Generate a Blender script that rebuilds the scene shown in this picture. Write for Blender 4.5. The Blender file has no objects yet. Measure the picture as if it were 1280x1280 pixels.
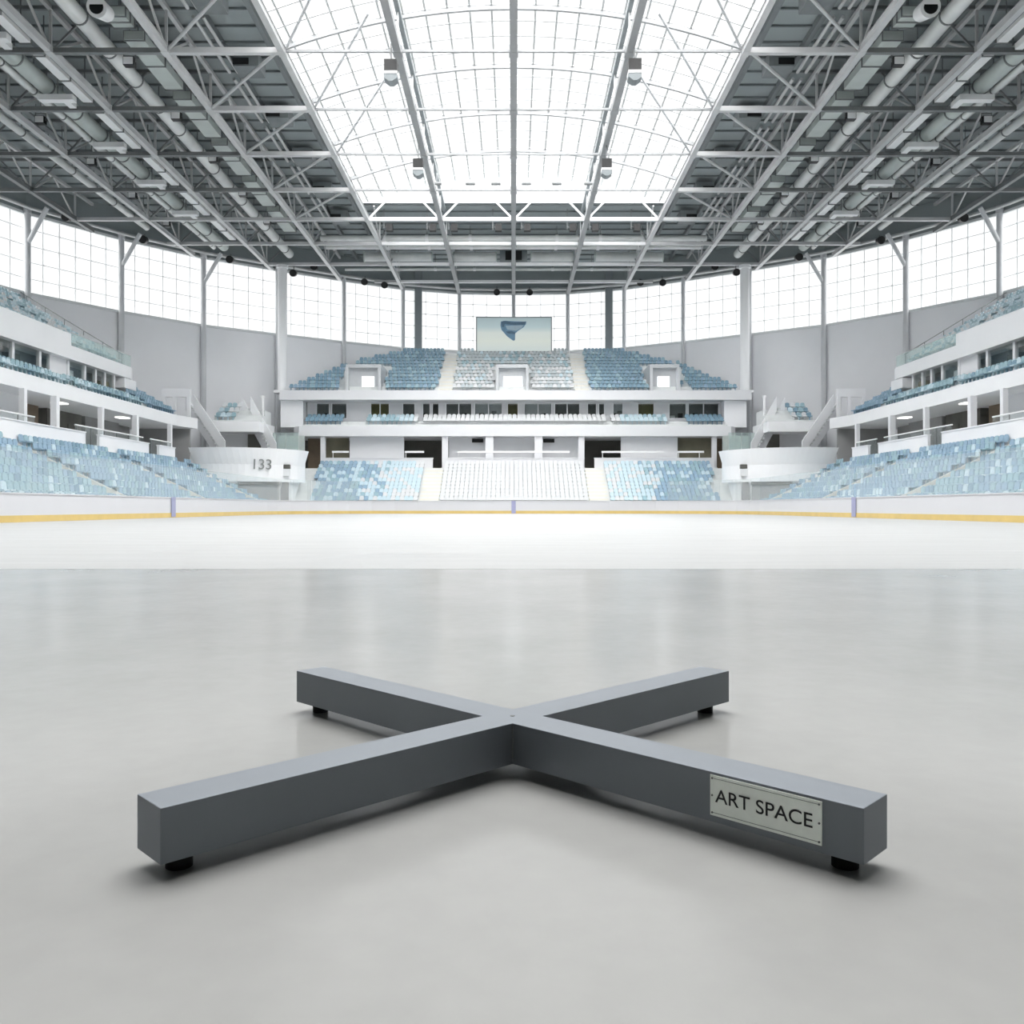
import bpy, bmesh, math, random
from mathutils import Vector, Matrix
random.seed(7)
sc = bpy.context.scene
C = sc.collection
PI = math.pi

# ------------------------------------------------------------------ materials
def mat(name, col, rough=.6, metal=0.0, var=.06, scale=3.0, spec=.5, coat=0.0, bump=0.0):
    m = bpy.data.materials.new(name); m.use_nodes = True
    nt = m.node_tree; b = nt.nodes['Principled BSDF']
    b.inputs['Roughness'].default_value = rough
    b.inputs['Metallic'].default_value = metal
    b.inputs['Specular IOR Level'].default_value = spec
    b.inputs['Coat Weight'].default_value = coat
    tc = nt.nodes.new('ShaderNodeTexCoord'); nz = nt.nodes.new('ShaderNodeTexNoise')
    nz.inputs['Scale'].default_value = scale; nz.inputs['Detail'].default_value = 4
    nt.links.new(tc.outputs['Object'], nz.inputs['Vector'])
    mr = nt.nodes.new('ShaderNodeMapRange')
    mr.inputs['From Min'].default_value = .3; mr.inputs['From Max'].default_value = .7
    mr.inputs['To Min'].default_value = 1 - var; mr.inputs['To Max'].default_value = 1 + var
    nt.links.new(nz.outputs['Fac'], mr.inputs['Value'])
    mx = nt.nodes.new('ShaderNodeVectorMath'); mx.operation = 'SCALE'
    mx.inputs[0].default_value = col[:3]
    nt.links.new(mr.outputs['Result'], mx.inputs['Scale'])
    nt.links.new(mx.outputs['Vector'], b.inputs['Base Color'])
    if bump:
        bp = nt.nodes.new('ShaderNodeBump'); bp.inputs['Strength'].default_value = bump
        nt.links.new(nz.outputs['Fac'], bp.inputs['Height']); nt.links.new(bp.outputs['Normal'], b.inputs['Normal'])
    return m

def S(r, g, b):
    f = lambda c: (c/255/12.92) if c <= 10.3 else ((c/255 + .055)/1.055)**2.4
    return (f(r), f(g), f(b))

def glass(name, tint, gloss=.05, rough=.02, haze=0.0, hazecol=(.8, .85, .85)):
    m = bpy.data.materials.new(name); m.use_nodes = True
    nt = m.node_tree; nt.nodes.clear()
    out = nt.nodes.new('ShaderNodeOutputMaterial')
    tr = nt.nodes.new('ShaderNodeBsdfTransparent'); tr.inputs['Color'].default_value = (*tint, 1)
    gl = nt.nodes.new('ShaderNodeBsdfGlossy'); gl.inputs['Roughness'].default_value = rough
    mx = nt.nodes.new('ShaderNodeMixShader'); mx.inputs[0].default_value = gloss
    nt.links.new(tr.outputs[0], mx.inputs[1]); nt.links.new(gl.outputs[0], mx.inputs[2])
    last = mx
    if haze:
        df = nt.nodes.new('ShaderNodeBsdfDiffuse'); df.inputs['Color'].default_value = (*hazecol, 1)
        tl = nt.nodes.new('ShaderNodeBsdfTranslucent'); tl.inputs['Color'].default_value = (*hazecol, 1)
        m0 = nt.nodes.new('ShaderNodeMixShader'); m0.inputs[0].default_value = .4
        nt.links.new(df.outputs[0], m0.inputs[1]); nt.links.new(tl.outputs[0], m0.inputs[2])
        m2 = nt.nodes.new('ShaderNodeMixShader'); m2.inputs[0].default_value = haze
        nt.links.new(mx.outputs[0], m2.inputs[1]); nt.links.new(m0.outputs[0], m2.inputs[2]); last = m2
    nt.links.new(last.outputs[0], out.inputs['Surface'])
    return m

def emit(name, col, strength):
    m = bpy.data.materials.new(name); m.use_nodes = True
    nt = m.node_tree; nt.nodes.clear()
    out = nt.nodes.new('ShaderNodeOutputMaterial'); e = nt.nodes.new('ShaderNodeEmission')
    e.inputs['Color'].default_value = (*col, 1); e.inputs['Strength'].default_value = strength
    nt.links.new(e.outputs[0], out.inputs['Surface']); return m

M = dict(
    wall=mat('wall_paint', S(240, 241, 244), .7, var=.02, scale=.3),
    slab=mat('white_concrete', S(240, 241, 244), .6, var=.02, scale=.5),
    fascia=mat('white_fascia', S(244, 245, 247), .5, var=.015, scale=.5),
    farfascia=mat('far_fascia', S(222, 223, 226), .5, var=.015, scale=.5),  # darker copy of the white fascia, offsetting the strong light at the far end
    terrace=mat('terrace_concrete', S(222, 225, 225), .8, var=.06, scale=1.2),
    steps=mat('aisle_concrete', S(226, 224, 216), .8, var=.04, scale=1.2),
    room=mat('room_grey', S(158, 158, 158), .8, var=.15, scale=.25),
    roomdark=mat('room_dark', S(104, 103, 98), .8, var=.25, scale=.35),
    brown=mat('timber_lining', S(120, 105, 88), .6, var=.15, scale=.8),
    olive=mat('olive_panel', S(150, 140, 95), .6, var=.1, scale=.8),
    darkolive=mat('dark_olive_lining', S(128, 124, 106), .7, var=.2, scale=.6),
    deck=mat('roof_deck', S(150, 158, 160), .65, var=.04, scale=.4),
    purlin=mat('purlin_steel', S(120, 126, 128), .5, var=.04),
    steel=mat('silver_steel', S(204, 205, 206), .45, metal=.25, var=.05, scale=1.0),
    chord=mat('grey_chord_paint', S(160, 162, 164), .5, var=.04),
    darksteel=mat('grey_steel', S(126, 129, 130), .5, metal=.2, var=.08, scale=1.0),
    white=mat('white_paint', S(242, 243, 244), .45, var=.03, scale=1.0),
    frame=mat('window_bar_paint', S(222, 225, 226), .5, var=.03, scale=1.0),
    portalgrey=mat('portal_paint', S(196, 199, 202), .6, var=.03),
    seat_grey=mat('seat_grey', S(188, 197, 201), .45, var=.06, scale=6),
    skybar=mat('skylight_bar_paint', S(198, 200, 200), .5, var=.03, scale=1.0),
    post=mat('post_paint', S(205, 207, 210), .5, var=.03, scale=1.0),
    greypost=mat('grey_column_paint', S(135, 142, 145), .5, var=.04, scale=1.0),
    duct=mat('duct_metal', S(230, 232, 231), .35, metal=.08, var=.07, scale=.8),
    tealduct=mat('green_grey_duct', S(196, 204, 201), .4, metal=.2, var=.07, scale=.8),
    black=mat('black_plastic', S(17, 18, 20), .45, var=.15, scale=4),
    seat_blue=mat('seat_blue', S(150, 176, 196), .45, var=.08, scale=6),
    seat_deep=mat('seat_deep_blue', S(130, 160, 178), .45, var=.08, scale=6),
    seat_teal=mat('seat_teal', S(158, 186, 196), .45, var=.08, scale=6),
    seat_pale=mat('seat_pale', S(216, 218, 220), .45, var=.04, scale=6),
    seat_ice=mat('seat_ice_blue', S(200, 218, 226), .45, var=.06, scale=6),
    board=mat('board_plastic', S(203, 204, 208), .35, var=.012, scale=.6),
    kick=mat('yellow_kick_strip', S(208, 182, 112), .4, var=.06, scale=1.5),
    violet=mat('violet_strip', S(150, 152, 184), .4, var=.05, scale=2),
    wglass=glass('window_glass', (.985, .99, .99), .03),
    rglass=glass('rink_glass', (.97, .985, .985), .06, haze=.10, hazecol=(.85, .88, .88)),
    bglass=glass('balustrade_glass', (.91, .965, .955), .06, haze=.2, hazecol=(.76, .85, .84)),
    railglass=glass('rail_glass', (.95, .97, .97), .05, haze=.06, hazecol=(.8, .86, .86)),
    boxglass=glass('room_glass', (.88, .91, .91), .10),
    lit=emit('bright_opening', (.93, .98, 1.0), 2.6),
    lamp=emit('lamp_glow', (1, .98, .94), 3.0),
)

# ------------------------------------------------------------------ mesh builder
class MB:
    def __init__(s, mx=1.0): s.v = []; s.f = []; s.mi = []; s.sm = []; s.mx = mx; s.cur = 0
    def add(s, vs, fs, smooth=False):
        b = len(s.v); s.v += [(p[0]*s.mx, p[1], p[2]) for p in vs]
        for f in fs:
            f = tuple(b+i for i in f)
            if s.mx < 0: f = f[::-1]
            s.f.append(f); s.mi.append(s.cur); s.sm.append(smooth)
    def box(s, x0, x1, y0, y1, z0, z1):
        x0, x1 = min(x0, x1), max(x0, x1); y0, y1 = min(y0, y1), max(y0, y1); z0, z1 = min(z0, z1), max(z0, z1)
        s.add([(x0, y0, z0), (x1, y0, z0), (x1, y1, z0), (x0, y1, z0), (x0, y0, z1), (x1, y0, z1), (x1, y1, z1), (x0, y1, z1)],
              [(0, 3, 2, 1), (4, 5, 6, 7), (0, 1, 5, 4), (1, 2, 6, 5), (2, 3, 7, 6), (3, 0, 4, 7)])
    def beam(s, p, q, w, h=None, up=(0, 0, 1)):
        h = h or w; p = Vector(p); q = Vector(q); d = (q-p).normalized(); u = Vector(up)
        if abs(d.dot(u)) > .98: u = Vector((0, 1, 0))
        a = d.cross(u).normalized()*(w/2); b = a.cross(d).normalized()*(h/2)
        vs = [p-a-b, p+a-b, p+a+b, p-a+b, q-a-b, q+a-b, q+a+b, q-a+b]
        s.add(vs, [(0, 3, 2, 1), (4, 5, 6, 7), (0, 1, 5, 4), (1, 2, 6, 5), (2, 3, 7, 6), (3, 0, 4, 7)][0:0] or
              [(0, 1, 2, 3), (7, 6, 5, 4), (4, 5, 1, 0), (5, 6, 2, 1), (6, 7, 3, 2), (7, 4, 0, 3)])
    def tube(s, p, q, r, n=12, r2=None, cap=True):
        p = Vector(p); q = Vector(q); d = (q-p).normalized(); r2 = r if r2 is None else r2
        u = Vector((0, 0, 1)) if abs(d.z) < .9 else Vector((1, 0, 0))
        a = d.cross(u).normalized(); b = d.cross(a).normalized()
        vs = []
        for i in range(n):
            t = 2*PI*i/n; o = a*math.cos(t)+b*math.sin(t)
            vs.append(p+o*r); vs.append(q+o*r2)
        s.add(vs, [(2*i, 2*i+1, (2*i+3) % (2*n), (2*i+2) % (2*n)) for i in range(n)], True)
        if cap:
            s.add([vs[2*i] for i in range(n)], [tuple(range(n))]); s.add([vs[2*i+1] for i in range(n)], [tuple(range(n-1, -1, -1))])
    def prism(s, prof, y0, y1, axis='y'):
        n = len(prof)
        if axis == 'y': vs = [(a, y0, b) for a, b in prof]+[(a, y1, b) for a, b in prof]
        elif axis == 'x': vs = [(y0, a, b) for a, b in prof]+[(y1, a, b) for a, b in prof]
        else: vs = [(a, b, y0) for a, b in prof]+[(a, b, y1) for a, b in prof]
        s.add(vs, [tuple(range(n)), tuple(range(2*n-1, n-1, -1))]+[(i, i+n, (i+1) % n+n, (i+1) % n) for i in range(n)])
    def quad(s, *ps, smooth=False): s.add(list(ps), [tuple(range(len(ps)))], smooth)
    def build(s, name, m, parent=None, fix=True):
        me = bpy.data.meshes.new(name); me.from_pydata([tuple(p) for p in s.v], [], s.f)
        for k in (m if isinstance(m, (list, tuple)) else [m]): me.materials.append(k)
        me.polygons.foreach_set('material_index', s.mi); me.polygons.foreach_set('use_smooth', s.sm)
        me.update()
        if fix:
            bm = bmesh.new(); bm.from_mesh(me); bmesh.ops.recalc_face_normals(bm, faces=bm.faces); bm.to_mesh(me); bm.free()
        o = bpy.data.objects.new(name, me); C.objects.link(o)
        if parent is not None: o.parent = parent
        return o

def tag(o, label, cat, group=None, kind=None):
    o['label'] = label; o['category'] = cat
    if group: o['group'] = group
    if kind: o['kind'] = kind
    return o
def thing(name, label, cat, group=None, loc=(0, 0, 0)):
    o = bpy.data.objects.new(name, None); C.objects.link(o); o.location = loc
    o.empty_display_size = .2
    return tag(o, label, cat, group)
def struct(o, label=None, cat=None):
    o['kind'] = 'structure'
    if label: o['label'] = label
    if cat: o['category'] = cat
    return o
def rel(o, parent):            # keep world coordinates of a mesh built at the origin under a moved parent
    o.parent = parent; o.location = -Vector(parent.location)
    return o
ORD = ['first', 'second', 'third', 'fourth', 'fifth', 'sixth', 'seventh', 'eighth', 'ninth', 'tenth', 'eleventh', 'twelfth', 'thirteenth',
       'fourteenth', 'fifteenth', 'sixteenth', 'seventeenth', 'eighteenth', 'nineteenth', 'twentieth', 'twenty-first', 'twenty-second',
       'twenty-third', 'twenty-fourth', 'twenty-fifth', 'twenty-sixth', 'twenty-seventh', 'twenty-eighth', 'twenty-ninth', 'thirtieth']
SIDE = {-1: 'left', 1: 'right'}

# ------------------------------------------------------------------ camera
CAMZ = .612
cam = bpy.data.objects.new('camera', bpy.data.cameras.new('camera')); C.objects.link(cam)
cam.location = (0, 0, CAMZ); cam.rotation_euler = (PI/2, 0, 0)
cam.data.sensor_width = 36; cam.data.lens = 36*1080/1280
cam.data.shift_x = -2/1280; cam.data.shift_y = -6/1280
cam.data.clip_end = 500; cam.data.clip_start = .05
sc.camera = cam
U = 1.0/1080
def at(px, py, Y):             # measured point of the photograph at a chosen distance
    return Vector(((px-642)*Y*U, Y, CAMZ+(634-py)*Y*U))

# ------------------------------------------------------------------ shell
RING = [(0, 107), (6.7, 106.6), (13.4, 104.5), (19.8, 100.6), (26.3, 96.2), (32.9, 91.4), (38.7, 85), (43.8, 77.6),
        (46.6, 70), (48.5, 58), (50, 44), (51, 28), (52, 12), (52, -4), (52, -20)]
ZW0, ZW1, ZD = 19.7, 27.1, 29.9
def ring_y(x):
    x = abs(x)
    for (a, b), (c, d) in zip(RING, RING[1:]):
        if a <= x <= c: return b+(d-b)*(x-a)/max(c-a, 1e-6)
    return -20
def ring_x(y):
    for (a, b), (c, d) in zip(RING, RING[1:]):
        if d <= y <= b: return a+(c-a)*(b-y)/max(b-d, 1e-6)
    return 0 if y > 106 else 52
LOOP = [(-x, y) for x, y in RING[:0:-1]]+RING          # from rear left round the far end to rear right

# floors
def floor_mat(name, base, rough0, rough1, cvar, streak=False):
    m = bpy.data.materials.new(name); m.use_nodes = True; nt = m.node_tree; b = nt.nodes['Principled BSDF']; L = nt.links.new
    tc = nt.nodes.new('ShaderNodeTexCoord'); mp = nt.nodes.new('ShaderNodeMapping')
    L(tc.outputs['Object'], mp.inputs['Vector'])
    if streak: mp.inputs['Scale'].default_value = (.35, 1.6, 1)
    n1 = nt.nodes.new('ShaderNodeTexNoise'); n1.inputs['Scale'].default_value = 1.1; n1.inputs['Detail'].default_value = 7; n1.inputs['Roughness'].default_value = .6
    n2 = nt.nodes.new('ShaderNodeTexNoise'); n2.inputs['Scale'].default_value = 14; n2.inputs['Detail'].default_value = 6
    L(mp.outputs[0], n1.inputs['Vector']); L(tc.outputs['Object'], n2.inputs['Vector'])
    ad = nt.nodes.new('ShaderNodeMath'); ad.operation = 'MULTIPLY_ADD'; ad.inputs[1].default_value = .35
    L(n2.outputs['Fac'], ad.inputs[0]); L(n1.outputs['Fac'], ad.inputs[2])
    r1 = nt.nodes.new('ShaderNodeMapRange'); r1.inputs['From Min'].default_value = .5; r1.inputs['From Max'].default_value = .9
    r1.inputs['To Min'].default_value = 1-cvar; r1.inputs['To Max'].default_value = 1+cvar
    L(ad.outputs[0], r1.inputs['Value'])
    sm = nt.nodes.new('ShaderNodeVectorMath'); sm.operation = 'SCALE'; sm.inputs[0].default_value = base; L(r1.outputs[0], sm.inputs['Scale'])
    L(sm.outputs['Vector'], b.inputs['Base Color'])
    r2 = nt.nodes.new('ShaderNodeMapRange'); r2.inputs['From Min'].default_value = .5; r2.inputs['From Max'].default_value = .9
    r2.inputs['To Min'].default_value = rough0; r2.inputs['To Max'].default_value = rough1
    L(ad.outputs[0], r2.inputs['Value']); L(r2.outputs[0], b.inputs['Roughness'])
    bp = nt.nodes.new('ShaderNodeBump'); bp.inputs['Strength'].default_value = .0; bp.inputs['Distance'].default_value = .01
    b.inputs['Specular IOR Level'].default_value = .5
    return m
M['floor'] = floor_mat('polished_concrete', S(169, 169, 167), .17, .185, .055)
M['floor'].node_tree.nodes['Principled BSDF'].inputs['IOR'].default_value = 1.38
M['ice'] = floor_mat('ice_white', S(182, 183, 183), .3, .42, .012, True)
M['ice'].node_tree.nodes['Principled BSDF'].inputs['IOR'].default_value = 1.31
fl = MB(); fl.quad((-52, -20, 0), (52, -20, 0), (52, 108, 0), (-52, 108, 0))
struct(fl.build('floor', M['floor']), 'smooth pale grey polished concrete floor in front of the ice', 'floor')
# barrier path (half)
def bpath(x, y0, yf, r, n=8):
    pts = [(-x, y0), (-x, yf-r)]
    pts += [(-x+r-r*math.cos(PI/2*i/n), yf-r+r*math.sin(PI/2*i/n)) for i in range(1, n+1)]
    return pts+[(-a, b) for a, b in pts[::-1]]
BP = bpath(20, 9, 81.2, 11)
ic = MB(); n = len(BP); ice_pts = [(-20, 8.53)]+BP+[(20, 8.53)]
ic.prism([(a, b) for a, b in ice_pts[::-1]], 0.0003, .0012, axis='z')
struct(ic.build('floor_ice', M['ice']), 'bright white ice sheet beyond the grey floor', 'ice')

# oval wall: low wall, and dark band above the windows
wl = MB()
for (a, b), (c, d) in zip(LOOP, LOOP[1:]):
    wl.quad((a, b, 0), (c, d, 0), (c, d, ZW0), (a, b, ZW0))
    # joint seam strips
    k = ((c-a)**2+(d-b)**2)**.5
wl.cur = 1
wl.quad((-52, -20, 0), (52, -20, 0), (52, -20, ZW1), (-52, -20, ZW1))  # unseen rear wall, coloured dark to throw less light on the base's near sides
wl.cur = 0
for s in (-1, 1):
    for a, b in ((12, -4), (-4, -20)): wl.quad((s*52, a, ZW0), (s*52, b, ZW0), (s*52, b, ZW1), (s*52, a, ZW1))
    wl.quad((s*51, 28, ZW0), (s*52, 12, ZW0), (s*52, 12, ZW1), (s*51, 28, ZW1))
struct(wl.build('wall_oval', [M['wall'], M['roomdark']], fix=False), 'pale grey oval wall below the ring of windows', 'wall')
wu = MB()
for (a, b), (c, d) in zip(LOOP, LOOP[1:]):
    wu.quad((a, b, ZW1), (c, d, ZW1), (c, d, ZD+.3), (a, b, ZD+.3))
wu.quad((-52, -20, ZW1), (52, -20, ZW1), (52, -20, ZD+.3), (-52, -20, ZD+.3))
struct(wu.build('wall_upper_band', M['deck'], fix=False), 'grey band of wall above the ring of windows', 'wall')

# windows in the ring
bays = list(zip(LOOP, LOOP[1:]))
wn = 0
portals = []
for (a, b), (c, d) in bays:
    if max(b, d) < 30: continue
    wn += 1
    mid = Vector(((a+c)/2, (b+d)/2, (ZW0+ZW1)/2)); dx, dy = c-a, d-b; ln = math.hypot(dx, dy)
    nrm = Vector((dy, -dx, 0)).normalized()
    if nrm.dot(Vector((0, 45, 0))-Vector((mid.x, mid.y, 0))) < 0: nrm = -nrm
    portals.append((mid, nrm, ln, ZW1-ZW0))
    vis = b > 55 or d > 55
    fr = MB(); P = lambda t, z, o=0.0: (a+dx*t+nrm.x*o, b+dy*t+nrm.y*o, z)
    for z in (ZW0+.12, ZW1-.12): fr.beam(P(0, z), P(1, z), .3, .24)
    nc = max(4, round(ln/1.55)) if vis else 4; nr = 5 if vis else 3
    for i in range(1, nc): fr.beam(P(i/nc, ZW0), P(i/nc, ZW1), .046, .10)
    for i in range(1, nr): fr.beam(P(0, ZW0+(ZW1-ZW0)*i/nr), P(1, ZW0+(ZW1-ZW0)*i/nr), .10, .042)
    if vis:
        for i in range(1, nc):
            for j in range(1, nr):
                z = ZW0+(ZW1-ZW0)*j/nr; p = Vector(P(i/nc, z, .06)); fr.box(p.x-.06, p.x+.06, p.y-.06, p.y+.06, z-.06, z+.06)
    w = struct(fr.build(f'window_{wn}', M['frame']), (lambda s_, k_: f'tall gridded window bay under the roof, {ORD[k_]} to the {s_} of the centre post')(*(('left', [q for q, r_ in enumerate(RING) if abs(r_[0]-abs(c)) < .01][0]) if mid.x < 0 else ('right', [q for q, r_ in enumerate(RING) if abs(r_[0]-abs(a)) < .01][0]))), 'window')
    gp = MB(); gp.quad(P(0, ZW0, -.05), P(1, ZW0, -.05), P(1, ZW1, -.05), P(0, ZW1, -.05)); gp.build('pane', M['wglass'], w, fix=False)

# ceiling deck with the skylight opening
XS = 14.65; YE = 83.2
dk = MB()
def ring_from(x0):      # ring points from |x|=x0 outwards, far to near
    pts = [(x0, ring_y(x0))]+[p for p in RING if p[0] > x0+.01]
    return pts
dk.quad((-XS, -20, ZD), (XS, -20, ZD), (XS, 2, ZD), (-XS, 2, ZD))
for s in (-1, 1):
    pts = ring_from(XS)+[(XS, -20)]
    dk.quad(*[(s*x, y, ZD) for x, y in pts])
far = [(-x, y) for x, y in RING[2:0:-1]]+RING[:3]
dk.quad(*([(XS, YE, ZD), (-XS, YE, ZD), (-XS, ring_y(XS), ZD)]+[(x, y, ZD) for x, y in far]+[(XS, ring_y(XS), ZD)]))
ceil = struct(dk.build('ceiling', M['deck'], fix=False), 'grey metal roof deck on both sides of the long skylight', 'ceiling')
pu = MB()
y = 36.0
while y < 104:
    xr = ring_x(min(y+.5, 106))
    if y < YE:
        if xr > XS+.5:
            for s in (-1, 1): pu.box(s*XS, s*(xr-.2), y-.05, y+.05, ZD-.13, ZD)
    else: pu.box(-xr+.2, xr-.2, y-.05, y+.05, ZD-.13, ZD)
    y += 1.83
for s in (-1, 1):
    for x in (15.3, 18.3):
        pu.box(s*x-.16, s*x+.16, 36, ring_y(x)-.4, ZD-.42, ZD)
pu.build('purlins', M['purlin'], ceil)
cu = MB()
for s in (-1, 1): cu.box(s*XS-.12, s*XS+.12, 2, YE, ZD-.1, ZD+.25)
cu.box(-XS, XS, 1.8, 2.0, ZD-.1, 32.6)
struct(cu.build('trim_1', M['white'], fix=False), 'white kerb along both edges of the skylight', 'trim')

# skylight: shallow barrel vault
RV = 42.57; ZC = 32.5-RV
def vz(x): return ZC+math.sqrt(max(RV*RV-x*x, 0))
sk = MB(); xs = [-XS+2*XS*i/20 for i in range(21)]
Y0V = 2
ys_rib = [47.4-7.3*i for i in range(0, 9)][::-1]+[54.7, 62.0, 69.3, 76.6]
for x in [-14+1.4*i for i in range(21)]:
    if abs(x) < .1: continue
    sk.beam((x, 36, vz(x)-.06), (x, YE, vz(x)-.06), .115, .13)
y = 36.4
while y < YE:
    for x0, x1 in zip(xs, xs[1:]): sk.beam((x0, y, vz(x0)-.05), (x1, y, vz(x1)-.05), .09, .10)
    y += 1.825
for x in xs[1:-1]: sk.beam((x, YE, ZD), (x, YE, vz(x)), .07)
sky = struct(sk.build('window_40', M['skybar']), 'long white gridded barrel-vault skylight over the ice', 'skylight')
pn = MB()
for x0, x1 in zip(xs, xs[1:]):
    pn.quad((x0, Y0V, vz(x0)), (x1, Y0V, vz(x1)), (x1, YE, vz(x1)), (x0, YE, vz(x0)), smooth=True)
top = [(x, YE, vz(x)) for x in xs if vz(x) > ZD-1e-6]
pn.quad(*([(top[0][0], YE, ZD)]+top+[(top[-1][0], YE, ZD)]))
pn.build('pane', M['wglass'], sky, fix=False)
for y in ys_rib[-7:]:
    rb = MB()
    for x0, x1 in zip(xs, xs[1:]): rb.beam((x0, y, vz(x0)-.26), (x1, y, vz(x1)-.26), .17, .26)
    rb.build('rib', M['chord'], sky)

# ------------------------------------------------------------------ roof trusses
NODE = [50+7.3*j for j in range(-3, 8)]       # 28.1 ... 101.1
ZB, ZT = 27.0, 29.5
def k_label(k):
    if k == 0: return 'silver roof truss chord on the centre line under the skylight'
    return f'silver lengthwise roof truss, {ORD[abs(k)-1]} to the {SIDE[1 if k > 0 else -1]} of the centre line'
for k in range(-6, 7):
    X = 6.7*k; yend = ring_y(X)-.35; y0 = 28.1
    t = thing('roof_truss', k_label(k), 'roof truss', 'lengthwise roof trusses', (X, y0, ZB))
    b = MB(); w = .42 if abs(k) < 2 else .36
    b.box(-w/2, w/2, 0, yend-y0, -w/2, w/2)
    if abs(k) >= 2: b.box(-w/2-.06, w/2+.06, 0, yend-y0, w/2-.03, w/2)      # top flange
    for yn in NODE:
        if yn < yend: b.box(-w*.62, w*.62, yn-y0-.3, yn-y0+.3, -w*.55, w*.55)   # node plates
    b.build('bottom_chord', (M['chord'] if abs(k) < 2 else M['steel']) if abs(k) < 6 else M['darksteel'], t)
    ytop0 = 0 if k else YE-y0+.3
    tc = MB(); wt = .26
    zt = (29.4 if abs(k) == 1 else ZT)-ZB
    if abs(k) == 2: zt = 2.3
    if k and abs(k) != 2: tc.box(-wt/2, wt/2, 0, (YE if abs(k) == 1 else yend)-y0, zt-wt/2, zt+wt/2)
    if abs(k) <= 1: tc.box(-wt/2, wt/2, YE+.3-y0, yend-y0, ZT-ZB-wt/2, ZT-ZB+wt/2)
    tc.build('top_chord', M['greypost'] if abs(k) == 1 else M['steel'], t)
    for i, yn in enumerate(NODE):
        if yn > yend-1 or (abs(k) == 2 and yn < YE): continue
        z2 = zt if (k and yn < YE) else ZT-ZB
        if k or yn > YE:
            p = MB(); p.beam((0, yn-y0, .1), (0, yn-y0, z2), .14 if abs(k) > 1 else .10); p.build('post', M['steel'], t)
        if abs(k) >= 2:
            for sgn in (1, -1):
                ye = yn+sgn*3.65
                if ye < y0+.2 or ye > yend-.2: continue
                p = MB(); p.beam((0, yn-y0+sgn*.15, .1), (0, ye-y0, z2), .12); p.build('diagonal', M['steel'], t)
for j, yn in enumerate(NODE):
    if yn < 42: continue
    xr = ring_x(yn)-2.7
    pos = ORD[len(NODE)-1-j]
    t = thing('cross_truss', f'silver roof truss running across the hall, {pos} from the far wall', 'roof truss', 'crosswise roof trusses', (0, yn, ZB))
    for s in (-1, 1):
        c = MB()
        if yn < YE-5:
            c.box(s*13.4, s*20.1, -.16, .16, -.16, .16); c.build('side_chord', M['steel'], t)
            c = MB(); c.box(s*20.1, s*xr, -.14, .14, -.14, .14); c.build('side_chord', M['darksteel'], t)
        else:
            c.box(s*13.4, s*xr, -.15, .15, -.15, .15); c.build('side_chord', M['steel'], t)
    c = MB(); h = .07 if yn < YE-5 else .15
    c.box(-13.4, 13.4, -h, h, -h, h); c.build('centre_chord', M['chord'] if yn < YE-5 else M['white'], t)
    for s in (-1, 1):
        if xr > 21:
            c = MB(); c.box(s*20.1, s*xr, -.1, .1, ZT-ZB-.1, ZT-ZB+.1); c.build('top_chord', M['darksteel'], t)
    for k in range(-7, 8):
        X = 6.7*k
        if abs(X) > xr: continue
        for sgn in (-1, 1):
            xe = X+sgn*2.5
            inside = abs(X) < 13.5 and abs(xe) < 14
            if inside and abs(yn-79.2) > .2: continue
            if not inside and (abs(X+sgn*3) < 20): continue
            if abs(xe) > xr: continue
            p = MB(); p.beam((X+sgn*.15, 0, .1), (xe, 0, 2.5), .15 if inside else .11)
            p.build('diagonal', M['white'] if inside else M['darksteel'], t)
    if yn < 80:
        for s in (-1, 1):
            p = MB(); p.tube((s*20.0, -.05, .05), (s*13.6, -6.9, .35), .10, 8); p.build('brace', M['steel'], t)
            if yn < 66:
                p = MB(); p.tube((s*13.2, 0, .1), (s*8.4, -7.3, 2.2), .075, 8); p.build('brace', M['post'], t)

# ring tube along the wall top
rt = MB(); Lr = [(x*.985, 53+(y-53)*.985) for x, y in LOOP if y > 40]
for (a, b), (c, d) in zip(Lr, Lr[1:]): rt.tube((a, b, 27.35), (c, d, 27.35), .17, 8)
tag(rt.build('ring_beam', M['steel']), 'thin silver ring tube running round just above the windows', 'beam')

# ------------------------------------------------------------------ window posts and columns
PX = {0: 0, 1: 6.7, 2: 13.4, 3: 19.8, 4: 26.3, 5: 32.9, 6: 38.7, 7: 43.8}
for k in range(-7, 8):
    X = math.copysign(PX[abs(k)], k) if k else 0; Y = ring_y(X); s = 1 if X >= 0 else -1
    inn = Vector((-X, 45-Y, 0)).normalized()*.3
    base = (X+inn.x, Y+inn.y, 0)
    lab = 'slim grey window post on the centre line behind the scoreboard' if k == 0 else \
          f'pale window post, {ORD[abs(k)-1]} to the {SIDE[s]} of the scoreboard'
    t = thing('window_post', lab, 'post', 'posts between the windows', base)
    p = MB(); r = .24 if abs(k) < 4 else .28
    z0 = 12 if abs(k) < 4 else .0
    p.tube((0, 0, z0), (0, 0, ZW1+.4), r, 14); p.build('shaft', M['post'], t)
    if abs(k) in (5, 6, 7):
        p = MB(); v = inn.normalized(); tdir = Vector((-s, -.35, 0)).normalized()
        p.tube((0, 0, 24.2), (tdir.x*2.3, tdir.y*2.3, 27.2), .2, 12); p.build('brace_arm', M['post'], t)
        p = MB(); p.tube((0, 0, 26.9), (0, 0, 27.6), .34, 14); p.build('collar', M['post'], t)
    if abs(k) == 5: pass
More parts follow.
